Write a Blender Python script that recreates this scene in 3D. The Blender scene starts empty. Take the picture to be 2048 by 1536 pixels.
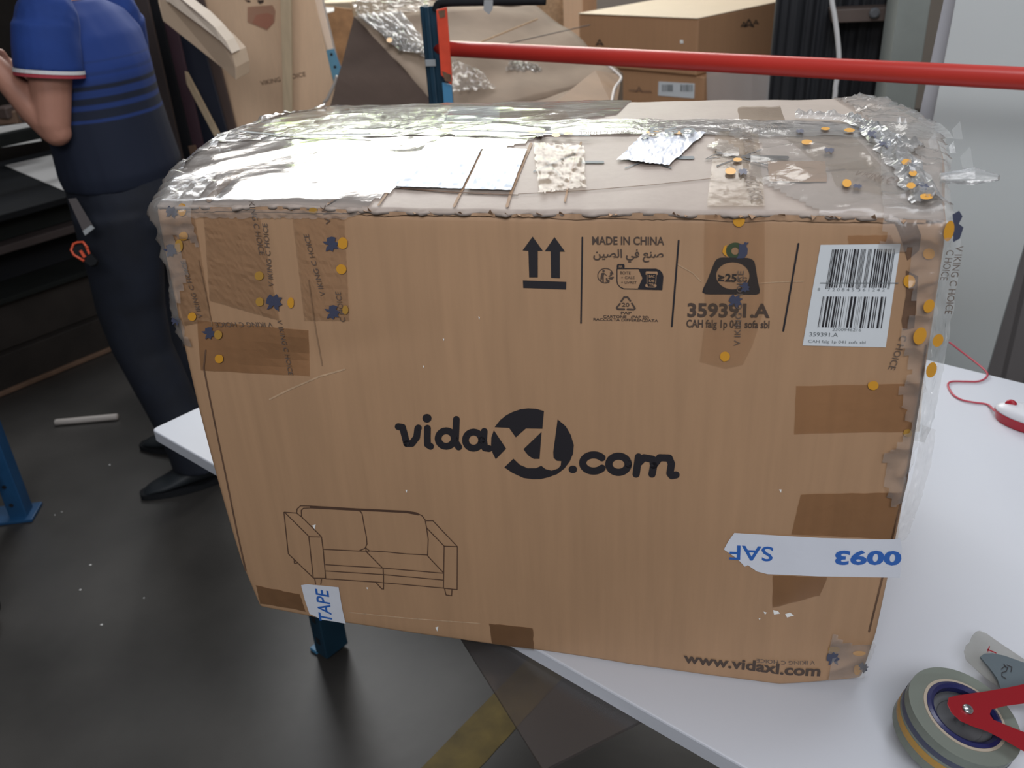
import bpy, bmesh, math, random
from mathutils import Vector, Matrix, noise
from mathutils.geometry import tessellate_polygon
random.seed(7)
scene = bpy.context.scene
COL = scene.collection
PI = math.pi

# ---------------------------------------------------------------- camera, world, lights
HT = 0.75                                   # height of the packing table
PITCH, YAW, ROLL = 0.49, -0.2568, -0.0637
FPX = 1.1595 * 1538                         # focal length for a 2048 px wide frame
CAM = Vector((0.6461, -0.8861, 0.8969 + HT))
_f = Vector((math.sin(YAW) * math.cos(PITCH), math.cos(YAW) * math.cos(PITCH), -math.sin(PITCH)))
_r = Vector((math.cos(YAW), -math.sin(YAW), 0)); _u = _r.cross(_f)
R = math.cos(ROLL) * _r + math.sin(ROLL) * _u
U = -math.sin(ROLL) * _r + math.cos(ROLL) * _u
F = _f
cam = bpy.data.cameras.new('camera'); cam_o = bpy.data.objects.new('camera', cam); COL.objects.link(cam_o)
cam_o.matrix_world = Matrix(((R.x, U.x, -F.x, CAM.x), (R.y, U.y, -F.y, CAM.y), (R.z, U.z, -F.z, CAM.z), (0, 0, 0, 1)))
cam.sensor_width = 36; cam.lens = FPX / 2048 * 36; cam.clip_start = 0.05
cam.dof.use_dof = True; cam.dof.focus_distance = 1.12; cam.dof.aperture_fstop = 7.5
scene.camera = cam_o

scene.view_settings.view_transform = 'Standard'
scene.view_settings.look = 'None'
scene.view_settings.gamma = 1.0
scene.view_settings.use_curve_mapping = False
scene.view_settings.exposure = 0.0
scene.cycles.max_bounces = 7
scene.cycles.transparent_max_bounces = 16

world = bpy.data.worlds.new('hall_light'); scene.world = world; world.use_nodes = True
wb = world.node_tree.nodes['Background']; wb.inputs[0].default_value = (0.52, 0.54, 0.57, 1); wb.inputs[1].default_value = 0.26

def area(name, loc, target, sx, sy, power, color):
    l = bpy.data.lights.new(name, 'AREA'); l.shape = 'RECTANGLE'; l.size = sx; l.size_y = sy; l.energy = power; l.color = color
    o = bpy.data.objects.new(name, l); COL.objects.link(o); o.location = loc
    o.rotation_euler = (Vector(target) - Vector(loc)).to_track_quat('-Z', 'Y').to_euler(); return o
area('daylight_door', (-1.5, 6.4, 4.6), (0.2, 1.2, 0.6), 5.0, 2.2, 300, (1.0, 0.97, 0.93))
area('added_lamp', (-2.1, 3.35, 3.5), (-0.6, 0.8, 0.0), 1.6, 0.6, 30, (0.92, 0.96, 1.0))  # added lamp, placed so its sheen shows on the near floor
area('added_lamp', (0.9, 0.5, 3.3), (0.0, 2.2, 0.9), 1.6, 0.7, 34, (0.92, 0.95, 1.0))  # added to brighten the goods at the back and the table
area('added_lamp', (0.9, -2.1, 2.9), (0.5, 0, 0.9), 1.8, 0.8, 50, (0.97, 0.97, 1.0))  # added fill for the front face of the carton

# ---------------------------------------------------------------- pixel rays (photo frame 2048 x 1536)
def ray(x, y): return F + (x - 1024) / FPX * R - (y - 768) / FPX * U
def on_z(x, y, z): d = ray(x, y); return CAM + d * ((z - CAM.z) / d.z)
def on_y(x, y, Y): d = ray(x, y); return CAM + d * ((Y - CAM.y) / d.y)
def on_d(x, y, t): return CAM + ray(x, y) * t
def on_plane(x, y, p, n): d = ray(x, y); return CAM + d * ((p - CAM).dot(n) / d.dot(n))

# ---------------------------------------------------------------- materials
def mat(name, col, rough=0.6, metal=0.0, var=0.0, vscale=8.0, bump=0.0, bscale=60.0, coat=0.0, col2=None, stretch=(1, 1, 1), spec=0.5):
    m = bpy.data.materials.new(name); m.use_nodes = True
    nt = m.node_tree; b = nt.nodes['Principled BSDF']
    b.inputs['Base Color'].default_value = (*col, 1); b.inputs['Roughness'].default_value = rough
    b.inputs['Metallic'].default_value = metal; b.inputs['Coat Weight'].default_value = coat
    b.inputs['Specular IOR Level'].default_value = spec
    if var or bump or col2:
        tc = nt.nodes.new('ShaderNodeTexCoord'); mp = nt.nodes.new('ShaderNodeMapping'); mp.inputs['Scale'].default_value = stretch
        nt.links.new(tc.outputs['Object'], mp.inputs['Vector'])
        if var or col2:
            n = nt.nodes.new('ShaderNodeTexNoise'); n.inputs['Scale'].default_value = vscale; n.inputs['Detail'].default_value = 6
            nt.links.new(mp.outputs[0], n.inputs['Vector'])
            cr = nt.nodes.new('ShaderNodeValToRGB'); cr.color_ramp.elements[0].position = 0.3; cr.color_ramp.elements[1].position = 0.7
            a = [max(0, c * (1 - var)) for c in col]; e = list(col2) if col2 else [min(1, c * (1 + var)) for c in col]
            cr.color_ramp.elements[0].color = (*a, 1); cr.color_ramp.elements[1].color = (*e, 1)
            nt.links.new(n.outputs['Fac'], cr.inputs[0]); nt.links.new(cr.outputs[0], b.inputs['Base Color'])
        if bump:
            n2 = nt.nodes.new('ShaderNodeTexNoise'); n2.inputs['Scale'].default_value = bscale; n2.inputs['Detail'].default_value = 4
            nt.links.new(mp.outputs[0], n2.inputs['Vector'])
            bp = nt.nodes.new('ShaderNodeBump'); bp.inputs['Strength'].default_value = bump; bp.inputs['Distance'].default_value = 0.004
            nt.links.new(n2.outputs['Fac'], bp.inputs['Height']); nt.links.new(bp.outputs[0], b.inputs['Normal'])
    return m

def film_mat(name, tint=(0.97, 0.97, 0.96), milky=0.10, rough=0.10, gloss=1.45, bump=0.5, bscale=40.0, milk_col=(0.72, 0.74, 0.75), stretch=(1, 1, 1), gain=1.0):
    m = bpy.data.materials.new(name); m.use_nodes = True; nt = m.node_tree
    for n in list(nt.nodes): nt.nodes.remove(n)
    N = nt.nodes.new; L = nt.links.new
    out = N('ShaderNodeOutputMaterial'); tr = N('ShaderNodeBsdfTransparent'); tr.inputs[0].default_value = (*tint, 1)
    df = N('ShaderNodeBsdfDiffuse'); df.inputs[0].default_value = (*milk_col, 1)
    gl = N('ShaderNodeBsdfGlossy'); gl.inputs['Roughness'].default_value = rough
    fr = N('ShaderNodeFresnel'); fr.inputs['IOR'].default_value = gloss
    tc = N('ShaderNodeTexCoord'); mp = N('ShaderNodeMapping'); mp.inputs['Scale'].default_value = stretch
    ns = N('ShaderNodeTexNoise'); ns.inputs['Scale'].default_value = bscale; ns.inputs['Detail'].default_value = 5
    bp = N('ShaderNodeBump'); bp.inputs['Strength'].default_value = bump; bp.inputs['Distance'].default_value = 0.004
    L(tc.outputs['Object'], mp.inputs[0]); L(mp.outputs[0], ns.inputs['Vector']); L(ns.outputs['Fac'], bp.inputs['Height'])
    for n in (gl, fr): L(bp.outputs[0], n.inputs['Normal'])
    m1 = N('ShaderNodeMixShader'); m1.inputs[0].default_value = milky; L(tr.outputs[0], m1.inputs[1]); L(df.outputs[0], m1.inputs[2])
    g = N('ShaderNodeMath'); g.operation = 'MULTIPLY'; g.inputs[1].default_value = gain; g.use_clamp = True; L(fr.outputs[0], g.inputs[0])
    m2 = N('ShaderNodeMixShader'); L(g.outputs[0], m2.inputs[0]); L(m1.outputs[0], m2.inputs[1]); L(gl.outputs[0], m2.inputs[2])
    L(m2.outputs[0], out.inputs[0])
    return m

def kraft_mat(name, col, streak=0.10, rough=0.62, corr=True):
    """kraft board: vertical flute streaks, blotches and soft creases"""
    m = bpy.data.materials.new(name); m.use_nodes = True; nt = m.node_tree; b = nt.nodes['Principled BSDF']
    N = nt.nodes.new; L = nt.links.new
    tc = N('ShaderNodeTexCoord'); mp = N('ShaderNodeMapping'); mp.inputs['Scale'].default_value = (1, 1, 0.06)
    n1 = N('ShaderNodeTexNoise'); n1.inputs['Scale'].default_value = 90; n1.inputs['Detail'].default_value = 5
    n2 = N('ShaderNodeTexNoise'); n2.inputs['Scale'].default_value = 5; n2.inputs['Detail'].default_value = 6
    n3 = N('ShaderNodeTexNoise'); n3.inputs['Scale'].default_value = 9; n3.inputs['Detail'].default_value = 2
    L(tc.outputs['Object'], mp.inputs[0]); L(mp.outputs[0], n1.inputs['Vector']); L(tc.outputs['Object'], n2.inputs['Vector']); L(mp.outputs[0], n3.inputs['Vector'])
    a = N('ShaderNodeMath'); a.operation = 'MULTIPLY_ADD'; a.inputs[1].default_value = 0.5; L(n1.outputs['Fac'], a.inputs[0]); 
    c = N('ShaderNodeMath'); c.operation = 'MULTIPLY'; c.inputs[1].default_value = 0.28; L(n2.outputs['Fac'], c.inputs[0]); L(c.outputs[0], a.inputs[2])
    d = N('ShaderNodeMath'); d.operation = 'MULTIPLY_ADD'; d.inputs[1].default_value = 0.4; L(n3.outputs['Fac'], d.inputs[0]); L(a.outputs[0], d.inputs[2])
    cr = N('ShaderNodeValToRGB'); cr.color_ramp.elements[0].position = 0.42; cr.color_ramp.elements[1].position = 0.76
    cr.color_ramp.elements[0].color = (*[x * (1 - streak) for x in col], 1); cr.color_ramp.elements[1].color = (*[min(1, x * (1 + streak)) for x in col], 1)
    L(d.outputs[0], cr.inputs[0]); L(cr.outputs[0], b.inputs['Base Color'])
    b.inputs['Roughness'].default_value = rough
    bp = N('ShaderNodeBump'); bp.inputs['Strength'].default_value = 0.25; bp.inputs['Distance'].default_value = 0.002
    L(d.outputs[0], bp.inputs['Height']); L(bp.outputs[0], b.inputs['Normal'])
    return m

def emis(name, col, s, green=False):
    m = bpy.data.materials.new(name); m.use_nodes = True; nt = m.node_tree
    b = nt.nodes['Principled BSDF']; b.inputs['Base Color'].default_value = (0.02, 0.02, 0.02, 1)
    b.inputs['Emission Color'].default_value = (*col, 1); b.inputs['Emission Strength'].default_value = s
    if green:
        tc = nt.nodes.new('ShaderNodeTexCoord'); n = nt.nodes.new('ShaderNodeTexNoise'); n.inputs['Scale'].default_value = 3.2; n.inputs['Detail'].default_value = 8
        cr = nt.nodes.new('ShaderNodeValToRGB'); e = cr.color_ramp.elements
        e[0].position = 0.40; e[0].color = (0.34, 0.50, 0.10, 1); e[1].position = 0.56; e[1].color = (*col, 1)
        nt.links.new(tc.outputs['Object'], n.inputs['Vector']); nt.links.new(n.outputs['Fac'], cr.inputs[0]); nt.links.new(cr.outputs[0], b.inputs['Emission Color'])
    return m

M = dict(
    floor=mat('concrete_floor', (0.044, 0.041, 0.038), 0.40, var=0.45, vscale=2.4, bump=0.10, bscale=22, spec=.5),
    kraft=kraft_mat('kraft_front', (0.415, 0.252, 0.142), 0.08),
    kraft_top_lit=kraft_mat('kraft_flap_lit', (0.345, 0.285, 0.245), 0.05, 0.55),  # same kraft as the front, window light put into the paler tone
    kraft_tape=mat('kraft_tape', (0.285, 0.175, 0.10), 0.65, var=0.12, vscale=10, bump=0.1, bscale=80, stretch=(1, 1, .15)),
    kraft_edge=mat('torn_kraft', (0.36, 0.225, 0.135), 0.8, var=0.3, vscale=60),
    kraft_dark=mat('bruised_kraft', (0.13, 0.072, 0.042), 0.8, var=0.3, vscale=40),
    kraft_fibre=mat('kraft_fibre', (0.50, 0.34, 0.21), 0.9, var=0.2, vscale=90),
    kraft_back=kraft_mat('kraft_background', (0.80, 0.56, 0.37), 0.05),
    kraft_warm=kraft_mat('kraft_warm', (0.44, 0.245, 0.130), 0.05),
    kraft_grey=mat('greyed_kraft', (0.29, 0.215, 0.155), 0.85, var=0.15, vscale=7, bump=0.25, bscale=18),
    sheet_shade=mat('shaded_kraft_sheet', (0.075, 0.052, 0.042), 0.95, var=0.15, vscale=6, spec=0.1),  # pile's kraft with the shade on its front put into the colour
    kraft_shade_rust=mat('shaded_kraft_and_rust', (0.10, 0.073, 0.062), 0.55, var=0.15, vscale=6, bump=0.2, bscale=12),  # shade of the pile's skirt put into the colour; also the rusty plate
    ink=mat('black_ink', (0.020, 0.018, 0.022), 0.5),
    ink_soft=mat('worn_ink', (0.075, 0.050, 0.038), 0.6),
    ink_line=mat('brown_ink_line', (0.085, 0.045, 0.028), 0.6),
    ink_tape=mat('grey_tape_ink', (0.13, 0.095, 0.075), 0.5),
    navy=mat('navy_ink', (0.055, 0.062, 0.105), 0.45),
    orange=mat('orange_ink', (0.62, 0.30, 0.030), 0.4),
    ochre=mat('faint_orange_ink', (0.42, 0.235, 0.045), 0.45),
    green_ink=mat('green_ink', (0.04, 0.085, 0.04), 0.45),
    blue_ink=mat('blue_ink', (0.03, 0.13, 0.46), 0.4),
    label=mat('label_paper', (0.66, 0.70, 0.73), 0.45, var=0.03, vscale=4),
    white_tape=mat('white_tape', (0.68, 0.71, 0.78), 0.25, var=0.04, vscale=9, bump=0.2, bscale=25),
    grey_ink=mat('grey_ink', (0.16, 0.18, 0.19), 0.6),
    scuff=mat('paper_scuff', (0.85, 0.85, 0.82), 0.8),
    film=film_mat('wrap_film', (0.995, 0.995, 0.99), 0.07, 0.12, 1.5, 0.30, 22, gain=1.2),
    film_side=film_mat('crumpled_film', (0.995, 0.99, 0.985), 0.16, 0.16, 1.45, 0.40, 40, gain=0.6, milk_col=(.70,.68,.65)),
    film_milk=film_mat('milky_film', (0.95, 0.95, 0.94), 0.26, 0.16, 1.5, 0.4, 50, gain=0.9),
    film_bag=film_mat('grey_film_sheet', (0.85, 0.84, 0.84), 0.50, 0.25, 1.4, 0.4, 18, milk_col=(.52, .50, .49)),
    tape=film_mat('brown_clear_tape', (0.970, 0.950, 0.920), 0.04, 0.18, 1.40, 0.15, 30, milk_col=(.45, .32, .22)),
    tape_dark=film_mat('old_brown_tape', (0.93, 0.87, 0.80), 0.04, 0.20, 1.38, 0.10, 30, milk_col=(.40, .27, .16)),
    tape_top=film_mat('clear_tape_shiny', (0.95, 0.91, 0.85), 0.08, 0.2, 1.42, 0.25, 40, gain=.6, milk_col=(.5, .42, .33)),
    tape_seam=film_mat('seam_tape', (0.86, 0.85, 0.83), 0.30, 0.12, 1.5, 0.6, 60, gain=1.2, milk_col=(.62, .62, .62)),
    pouch=film_mat('pouch_paper_film', (0.5, 0.5, 0.5), 0.90, 0.22, 1.5, 0.25, 14, gain=.32, milk_col=(.72, .78, .85)),
    table=mat('white_laminate', (0.57, 0.595, 0.65), 0.42, var=0.015, vscale=3),
    table_edge=mat('laminate_edge', (0.52, 0.55, 0.60), 0.5),
    acrylic=film_mat('smoky_sheet', (0.72, 0.70, 0.70), 0.13, 0.20, 1.40, 0.05, 8, milk_col=(.25, .24, .24)),
    red=mat('red_paint', (0.40, 0.030, 0.022), 0.34, var=0.08, vscale=6, spec=0.35),
    deep_red=mat('dispenser_red', (0.26, 0.010, 0.016), 0.30, spec=0.4),
    red_bright=mat('red_bracket_paint', (0.62, 0.065, 0.030), 0.4, var=0.15, vscale=20),
    teal=mat('blue_steel_paint', (0.010, 0.040, 0.070), 0.45, var=0.25, vscale=9),
    blue=mat('blue_post_paint', (0.012, 0.065, 0.16), 0.45, var=0.2, vscale=9),
    blue_light=mat('light_blue_paint', (0.07, 0.24, 0.42), 0.4),
    hole=mat('hole_black', (0.006, 0.007, 0.010), 0.9),
    black=mat('black_plastic', (0.012, 0.013, 0.015), 0.7, var=0.2, vscale=5, spec=.15),
    black_cloth=mat('black_curtain', (0.014, 0.015, 0.019), 0.75, var=0.3, vscale=3, stretch=(3, 3, .3)),
    grey_tape=mat('grey_tape', (0.30, 0.32, 0.33), 0.5),
    dark_wood=mat('dark_boards', (0.026, 0.021, 0.018), 0.7, var=0.3, vscale=6, bump=0.3, bscale=20),
    darker=mat('dark_green_steel', (0.018, 0.020, 0.019), 0.9, var=0.2, vscale=5, spec=.1),
    batten=mat('brown_batten', (0.19, 0.115, 0.075), 0.7, var=0.2, vscale=12),
    wood=mat('pale_batten_wood', (0.60, 0.47, 0.31), 0.55, var=0.10, vscale=8, stretch=(8, 8, .6)),
    foam=mat('cream_foam', (0.46, 0.34, 0.235), 0.6, var=0.05, vscale=4),
    foam_light=mat('cream_foam_edge', (0.58, 0.48, 0.38), 0.6),
    chip=mat('chipboard', (0.50, 0.28, 0.14), 0.7, var=0.25, vscale=16),
    purple=mat('purple_board', (0.085, 0.045, 0.060), 0.6, var=0.1, vscale=4),
    navy_board=mat('navy_board', (0.020, 0.024, 0.040), 0.5),
    brown_board=mat('brown_board', (0.105, 0.072, 0.062), 0.6, var=0.1, vscale=4),
    dim_board=mat('dim_grey_board', (0.065, 0.050, 0.048), 0.6, var=0.1, vscale=4),
    offwhite=mat('offwhite_paint', (0.62, 0.57, 0.53), 0.5),
    grey_col=mat('column_concrete', (0.285, 0.310, 0.290), 0.8, var=0.10, vscale=5, bump=0.3, bscale=30),
    panel=mat('white_panel', (0.50, 0.54, 0.54), 0.5, var=0.02, vscale=2),
    panel_edge=mat('panel_edge', (0.36, 0.37, 0.40), 0.5),
    corr=mat('grey_corrugated', (0.20, 0.185, 0.185), 0.6, var=0.1, vscale=3),
    skin=mat('skin', (0.42, 0.205, 0.145), 0.5, var=0.06, vscale=12),
    hair=mat('dark_hair', (0.02, 0.014, 0.010), 0.6),
    trousers=mat('navy_trousers', (0.006, 0.009, 0.018), 0.8, var=0.3, vscale=10, bump=0.2, bscale=14),
    shoe=mat('dark_shoe', (0.016, 0.020, 0.024), 0.5),
    strap=mat('grey_strap', (0.075, 0.065, 0.065), 0.7),
    tool_orange=mat('orange_tool', (0.62, 0.085, 0.035), 0.4),
    paper=mat('white_sheet', (0.62, 0.60, 0.58), 0.7),
    steel=mat('bolt_steel', (0.55, 0.60, 0.62), 0.25, metal=1.0),
    core=mat('cardboard_core', (0.40, 0.34, 0.27), 0.7),
    hub=mat('blue_core_ring', (0.016, 0.018, 0.085), 0.3),
    roll=film_mat('roll_tape_face', (0.60, 0.66, 0.60), 0.55, 0.25, 1.40, 0.02, 6, gain=.6, milk_col=(.30, .33, .29), stretch=(1, 1, 1)),
    grey_disc=mat('grey_disc', (0.13, 0.135, 0.145), 0.35),
    guard=mat('grey_guard', (0.10, 0.13, 0.15), 0.4),
    clear=film_mat('clear_flap', (0.94, 0.94, 0.92), 0.16, 0.15, 1.40, 0.02, 10, gain=.5, milk_col=(.55, .55, .52)),
    mouse_white=mat('mouse_white', (0.62, 0.64, 0.68), 0.35),
    mouse_red=mat('mouse_red', (0.36, 0.010, 0.025), 0.35),
    cable_red=mat('cable_red', (0.46, 0.055, 0.085), 0.5),
    cable_white=mat('cable_white', (0.62, 0.62, 0.62), 0.5),
    yellow=mat('floor_paint', (0.15, 0.105, 0.022), 0.6, var=0.35, vscale=14),
    wall=mat('hall_wall', (0.42, 0.38, 0.34), 0.8, var=0.05, vscale=1),
    glow=emis('window_daylight', (1.0, 1.0, 1.0), 7.5, green=True),
    sunlit_kraft=kraft_mat('sunlit_carton', (0.62, 0.50, 0.36), 0.04),  # carton kraft with the sunlight put into its colour
)

# ---------------------------------------------------------------- object helpers
def link(name, me, m=None, parent=None, label=None, cat=None, group=None, kind=None, smooth=False):
    o = bpy.data.objects.new(name, me); COL.objects.link(o)
    if m is not None:
        me.materials.clear(); me.materials.append(M[m] if isinstance(m, str) else m)
    if smooth:
        for p in me.polygons: p.use_smooth = True
    if parent is not None:
        o.parent = parent; o.matrix_parent_inverse = parent.matrix_world.inverted()
    tag(o, label, cat, group, kind); return o
def tag(o, label=None, cat=None, group=None, kind=None):
    if label: o['label'] = label
    if cat: o['category'] = cat
    if group: o['group'] = group
    if kind: o['kind'] = kind
def thing(name, loc, label, cat, group=None):
    o = bpy.data.objects.new(name, None); COL.objects.link(o); o.location = loc; o.matrix_world = Matrix.Translation(loc)
    o.empty_display_size = .05; tag(o, label, cat, group); return o
def fromdata(name, vs, fs):
    me = bpy.data.meshes.new(name); me.from_pydata([tuple(v) for v in vs], [], fs); me.update(); return me
def face_cam(me):
    """turn an open sheet so that its outer side is the one the hall light and the viewer meet"""
    d = sum(p.normal.dot(CAM - p.center) * p.area for p in me.polygons)
    if d < 0: me.flip_normals()
    return me
def bm_mesh(bm, name='m'):
    bmesh.ops.recalc_face_normals(bm, faces=bm.faces); me = bpy.data.meshes.new(name); bm.to_mesh(me); bm.free(); return me

def prism(bot, top):
    """closed solid between two loops with equal counts"""
    n = len(bot); vs = list(bot) + list(top); fs = [tuple(range(n))[::-1], tuple(range(n, 2 * n))]
    fs += [(i, (i + 1) % n, n + (i + 1) % n, n + i) for i in range(n)]
    bm = bmesh.new(); bv = [bm.verts.new(v) for v in vs]
    for f in fs: bm.faces.new([bv[i] for i in f])
    return bm
def bevel(bm, r, seg=2):
    bmesh.ops.bevel(bm, geom=[e for e in bm.edges], offset=r, segments=seg, affect='EDGES', profile=.5, clamp_overlap=True)
    return bm
def slab(pts, t, r=0.0, nrm=None, seg=2):
    """plate: front outline pts, thickness t away from the viewer along nrm"""
    pts = [Vector(p) for p in pts]
    if nrm is None:
        nrm = (pts[1] - pts[0]).cross(pts[2] - pts[0]).normalized()
        if nrm.dot(CAM - pts[0]) > 0: nrm = -nrm
    bm = prism(pts, [p + nrm * t for p in pts])
    if r: bevel(bm, r, seg)
    return bm_mesh(bm)
def box(c, d, r=0.0, rz=0.0, seg=2):
    """box centred at c with sizes d, turned by rz"""
    bm = bmesh.new(); bmesh.ops.create_cube(bm, size=1)
    for v in bm.verts: v.co = Vector((v.co.x * d[0], v.co.y * d[1], v.co.z * d[2]))
    if r: bevel(bm, r, seg)
    bm.transform(Matrix.Translation(c) @ Matrix.Rotation(rz, 4, 'Z'))
    return bm_mesh(bm)
def join(*mes):
    bm = bmesh.new()
    for me in mes: bm.from_mesh(me)
    me = bpy.data.meshes.new('j'); bm.to_mesh(me); bm.free(); return me

def frame_at(t):
    t = t.normalized(); a = Vector((0, 0, 1)) if abs(t.z) < .9 else Vector((1, 0, 0))
    x = a.cross(t).normalized(); return x, t.cross(x)
def tube(pts, rs, n=16, caps=True):
    """tube through pts; rs one radius or a list"""
    pts = [Vector(p) for p in pts]
    if not isinstance(rs, (list, tuple)): rs = [rs] * len(pts)
    vs = []; fs = []; x = None
    for i, p in enumerate(pts):
        t = (pts[min(i + 1, len(pts) - 1)] - pts[max(i - 1, 0)]).normalized()
        if x is None: x, y = frame_at(t)
        else: x = (x - t * x.dot(t)).normalized(); y = t.cross(x)
        for k in range(n):
            a = 2 * PI * k / n; vs.append(p + (x * math.cos(a) + y * math.sin(a)) * rs[i])
    for i in range(len(pts) - 1):
        for k in range(n): fs.append((i * n + k, i * n + (k + 1) % n, (i + 1) * n + (k + 1) % n, (i + 1) * n + k))
    if caps: fs += [tuple(range(n))[::-1], tuple(range((len(pts) - 1) * n, len(pts) * n))]
    return fromdata('tube', vs, fs)
def smooth_path(pts, n=8):
    pts = [Vector(p) for p in pts]; out = []
    for i in range(len(pts) - 1):
        p0 = pts[max(i - 1, 0)]; p1 = pts[i]; p2 = pts[i + 1]; p3 = pts[min(i + 2, len(pts) - 1)]
        for k in range(n):
            t = k / n
            out.append(.5 * ((2 * p1) + (p2 - p0) * t + (2 * p0 - 5 * p1 + 4 * p2 - p3) * t * t + (3 * p1 - p0 - 3 * p2 + p3) * t ** 3))
    out.append(pts[-1]); return out
def lathe(c, prof, axis=Vector((0, 0, 1)), n=48, closed=False):
    """profile [(radius, height)] about axis through c; closed joins last to first"""
    axis = Vector(axis).normalized(); x, y = frame_at(axis); vs = []; fs = []; m = len(prof)
    for r, h in prof:
        for k in range(n):
            a = 2 * PI * k / n; vs.append(Vector(c) + axis * h + (x * math.cos(a) + y * math.sin(a)) * r)
    for i in range(m if closed else m - 1):
        j = (i + 1) % m
        for k in range(n): fs.append((i * n + k, i * n + (k + 1) % n, j * n + (k + 1) % n, j * n + k))
    if not closed:
        fs += [tuple(range(n))[::-1], tuple(range((m - 1) * n, m * n))]
    bm = bmesh.new(); bm.from_mesh(fromdata('l', vs, fs)); return bm_mesh(bm)
def remesh(meshes, voxel, smooth=4):
    me = join(*meshes); o = bpy.data.objects.new('tmp', me); COL.objects.link(o)
    r = o.modifiers.new('r', 'REMESH'); r.mode = 'VOXEL'; r.voxel_size = voxel; r.use_smooth_shade = True
    if smooth:
        s = o.modifiers.new('s', 'SMOOTH'); s.factor = .5; s.iterations = smooth
    dg = bpy.context.evaluated_depsgraph_get(); out = bpy.data.meshes.new_from_object(o.evaluated_get(dg))
    bpy.data.objects.remove(o); return out
def ellip_loft(rings, n=28):
    """rings (cx, cy, z, rx, ry) stacked in z, closed ends"""
    vs = []; fs = []
    for cx, cy, z, rx, ry in rings:
        for k in range(n):
            a = 2 * PI * k / n; vs.append((cx + rx * math.cos(a), cy + ry * math.sin(a), z))
    for i in range(len(rings) - 1):
        for k in range(n): fs.append((i * n + k, i * n + (k + 1) % n, (i + 1) * n + (k + 1) % n, (i + 1) * n + k))
    fs += [tuple(range(n))[::-1], tuple(range((len(rings) - 1) * n, len(rings) * n))]
    bm = bmesh.new(); bm.from_mesh(fromdata('l', vs, fs)); return bm_mesh(bm)
def chain(pts, rs):
    """tapered limb with round ends, for remeshing"""
    ms = [tube(pts, rs, 16)]
    for p, r in ((pts[0], rs[0]), (pts[-1], rs[-1])):
        bm = bmesh.new(); bmesh.ops.create_icosphere(bm, subdivisions=2, radius=r); bm.transform(Matrix.Translation(p)); ms.append(bm_mesh(bm))
    bm = bmesh.new()
    me = join(*ms); return me

# ================================================================ SETTING
link('floor', box((0, 3, -0.05), (13, 12, 0.1)), 'floor', kind='structure')
link('wall_back', join(box((0, 7.3, 1.2), (13, .2, 2.4)), box((0, 7.3, 4.25), (13, .2, .5)), box((-5.17, 7.3, 3.2), (2.66, .2, 1.6)), box((3.2, 7.3, 3.2), (6.6, .2, 1.6))), 'wall', kind='structure')
for i, x0 in enumerate((-3.84, -2.38, -0.92)):
    w = link('window_%d' % (i + 1), join(box((x0 + .03, 7.25, 3.2), (.06, .1, 1.6)), box((x0 + 1.37, 7.25, 3.2), (.06, .1, 1.6)), box((x0 + .7, 7.25, 2.43), (1.34, .1, .06)), box((x0 + .7, 7.25, 3.97), (1.34, .1, .06))), 'darker', kind='structure')
    for k in range(2):
        link('pane', box((x0 + .38 + .64 * k, 7.25, 3.2), (.60, .02, 1.48)), 'glow', parent=w)
# faded yellow line painted on the floor
pl = [on_z(987, 1388, 0), on_z(843, 1536, 0), on_z(965, 1536, 0), on_z(1052, 1452, 0)]
dirn = (pl[0] - pl[1]).normalized(); wv = Vector((dirn.y, -dirn.x, 0)) * .105
a0 = pl[1] - dirn * .9; a1 = pl[0] + dirn * 1.1
vs = []; fs = []
for i in range(60):
    p = a0.lerp(a1, i / 59); j = [random.uniform(-.004, .004) for _ in range(2)]
    vs += [p + wv * j[0] + Vector((0, 0, .0012)), p + wv * (1 + j[1] * 5) + Vector((0, 0, .0012))]
for i in range(59): fs.append((2 * i, 2 * i + 1, 2 * i + 3, 2 * i + 2))
link('floor_marking', fromdata('fm', vs, fs), 'yellow', kind='structure')
# grey concrete column behind the rail
cb = on_y(1826, 240, 2.35); cl = on_y(1764, 240, 2.35)
wcol = (cb - cl).length
link('column', box(((cb.x + cl.x) / 2, 2.35 + .12, 1.5), (wcol, .24, 3.0), .004), 'grey_col', kind='structure')
link('shade_wall_left', box((-3.75, 1.2, 1.9), (.2, 7.6, 3.8)), 'dark_wood', kind='structure')  # dark wall added to keep ambient light off the left floor
link('shade_partition', box((-2.5, 3.15, .95), (2.3, .05, 1.9)), 'dark_wood', kind='structure')  # added dark screen that shades bench and floor from the back light
link('wall_right', box((5.2, 3, 2.2), (.2, 8.6, 4.4)), 'wall', kind='structure')

# ================================================================ PACKING TABLE
TH = -0.4775; E1 = Vector((math.cos(TH), math.sin(TH), 0)); E2 = Vector((-math.sin(TH), math.cos(TH), 0)); TC = Vector((-.4738, .4589, HT))
TL, TW = 2.45, 1.155
def tp(a, b, z=0): return TC + E1 * a + E2 * b + Vector((0, 0, z - 0))
tb = thing('packing_table', (TC + E1 * TL / 2 + E2 * TW / 2) * 1.0 - Vector((0, 0, HT)), 'white laminate packing table on blue steel legs under the wrapped carton', 'table')
bm = prism([tp(0, 0, -.024), tp(TL, 0, -.024), tp(TL, TW, -.024), tp(0, TW, -.024)], [tp(0, 0), tp(TL, 0), tp(TL, TW), tp(0, TW)])
ve = [e for e in bm.edges if abs(e.verts[0].co.z - e.verts[1].co.z) > .01]
bmesh.ops.bevel(bm, geom=ve, offset=.012, segments=4, affect='EDGES', profile=.5)
te = [e for e in bm.edges if all(abs(v.co.z - HT) < 1e-5 for v in e.verts)]
bmesh.ops.bevel(bm, geom=te, offset=.0025, segments=2, affect='EDGES', profile=.5)
link('tabletop', bm_mesh(bm), 'table', tb)
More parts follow.
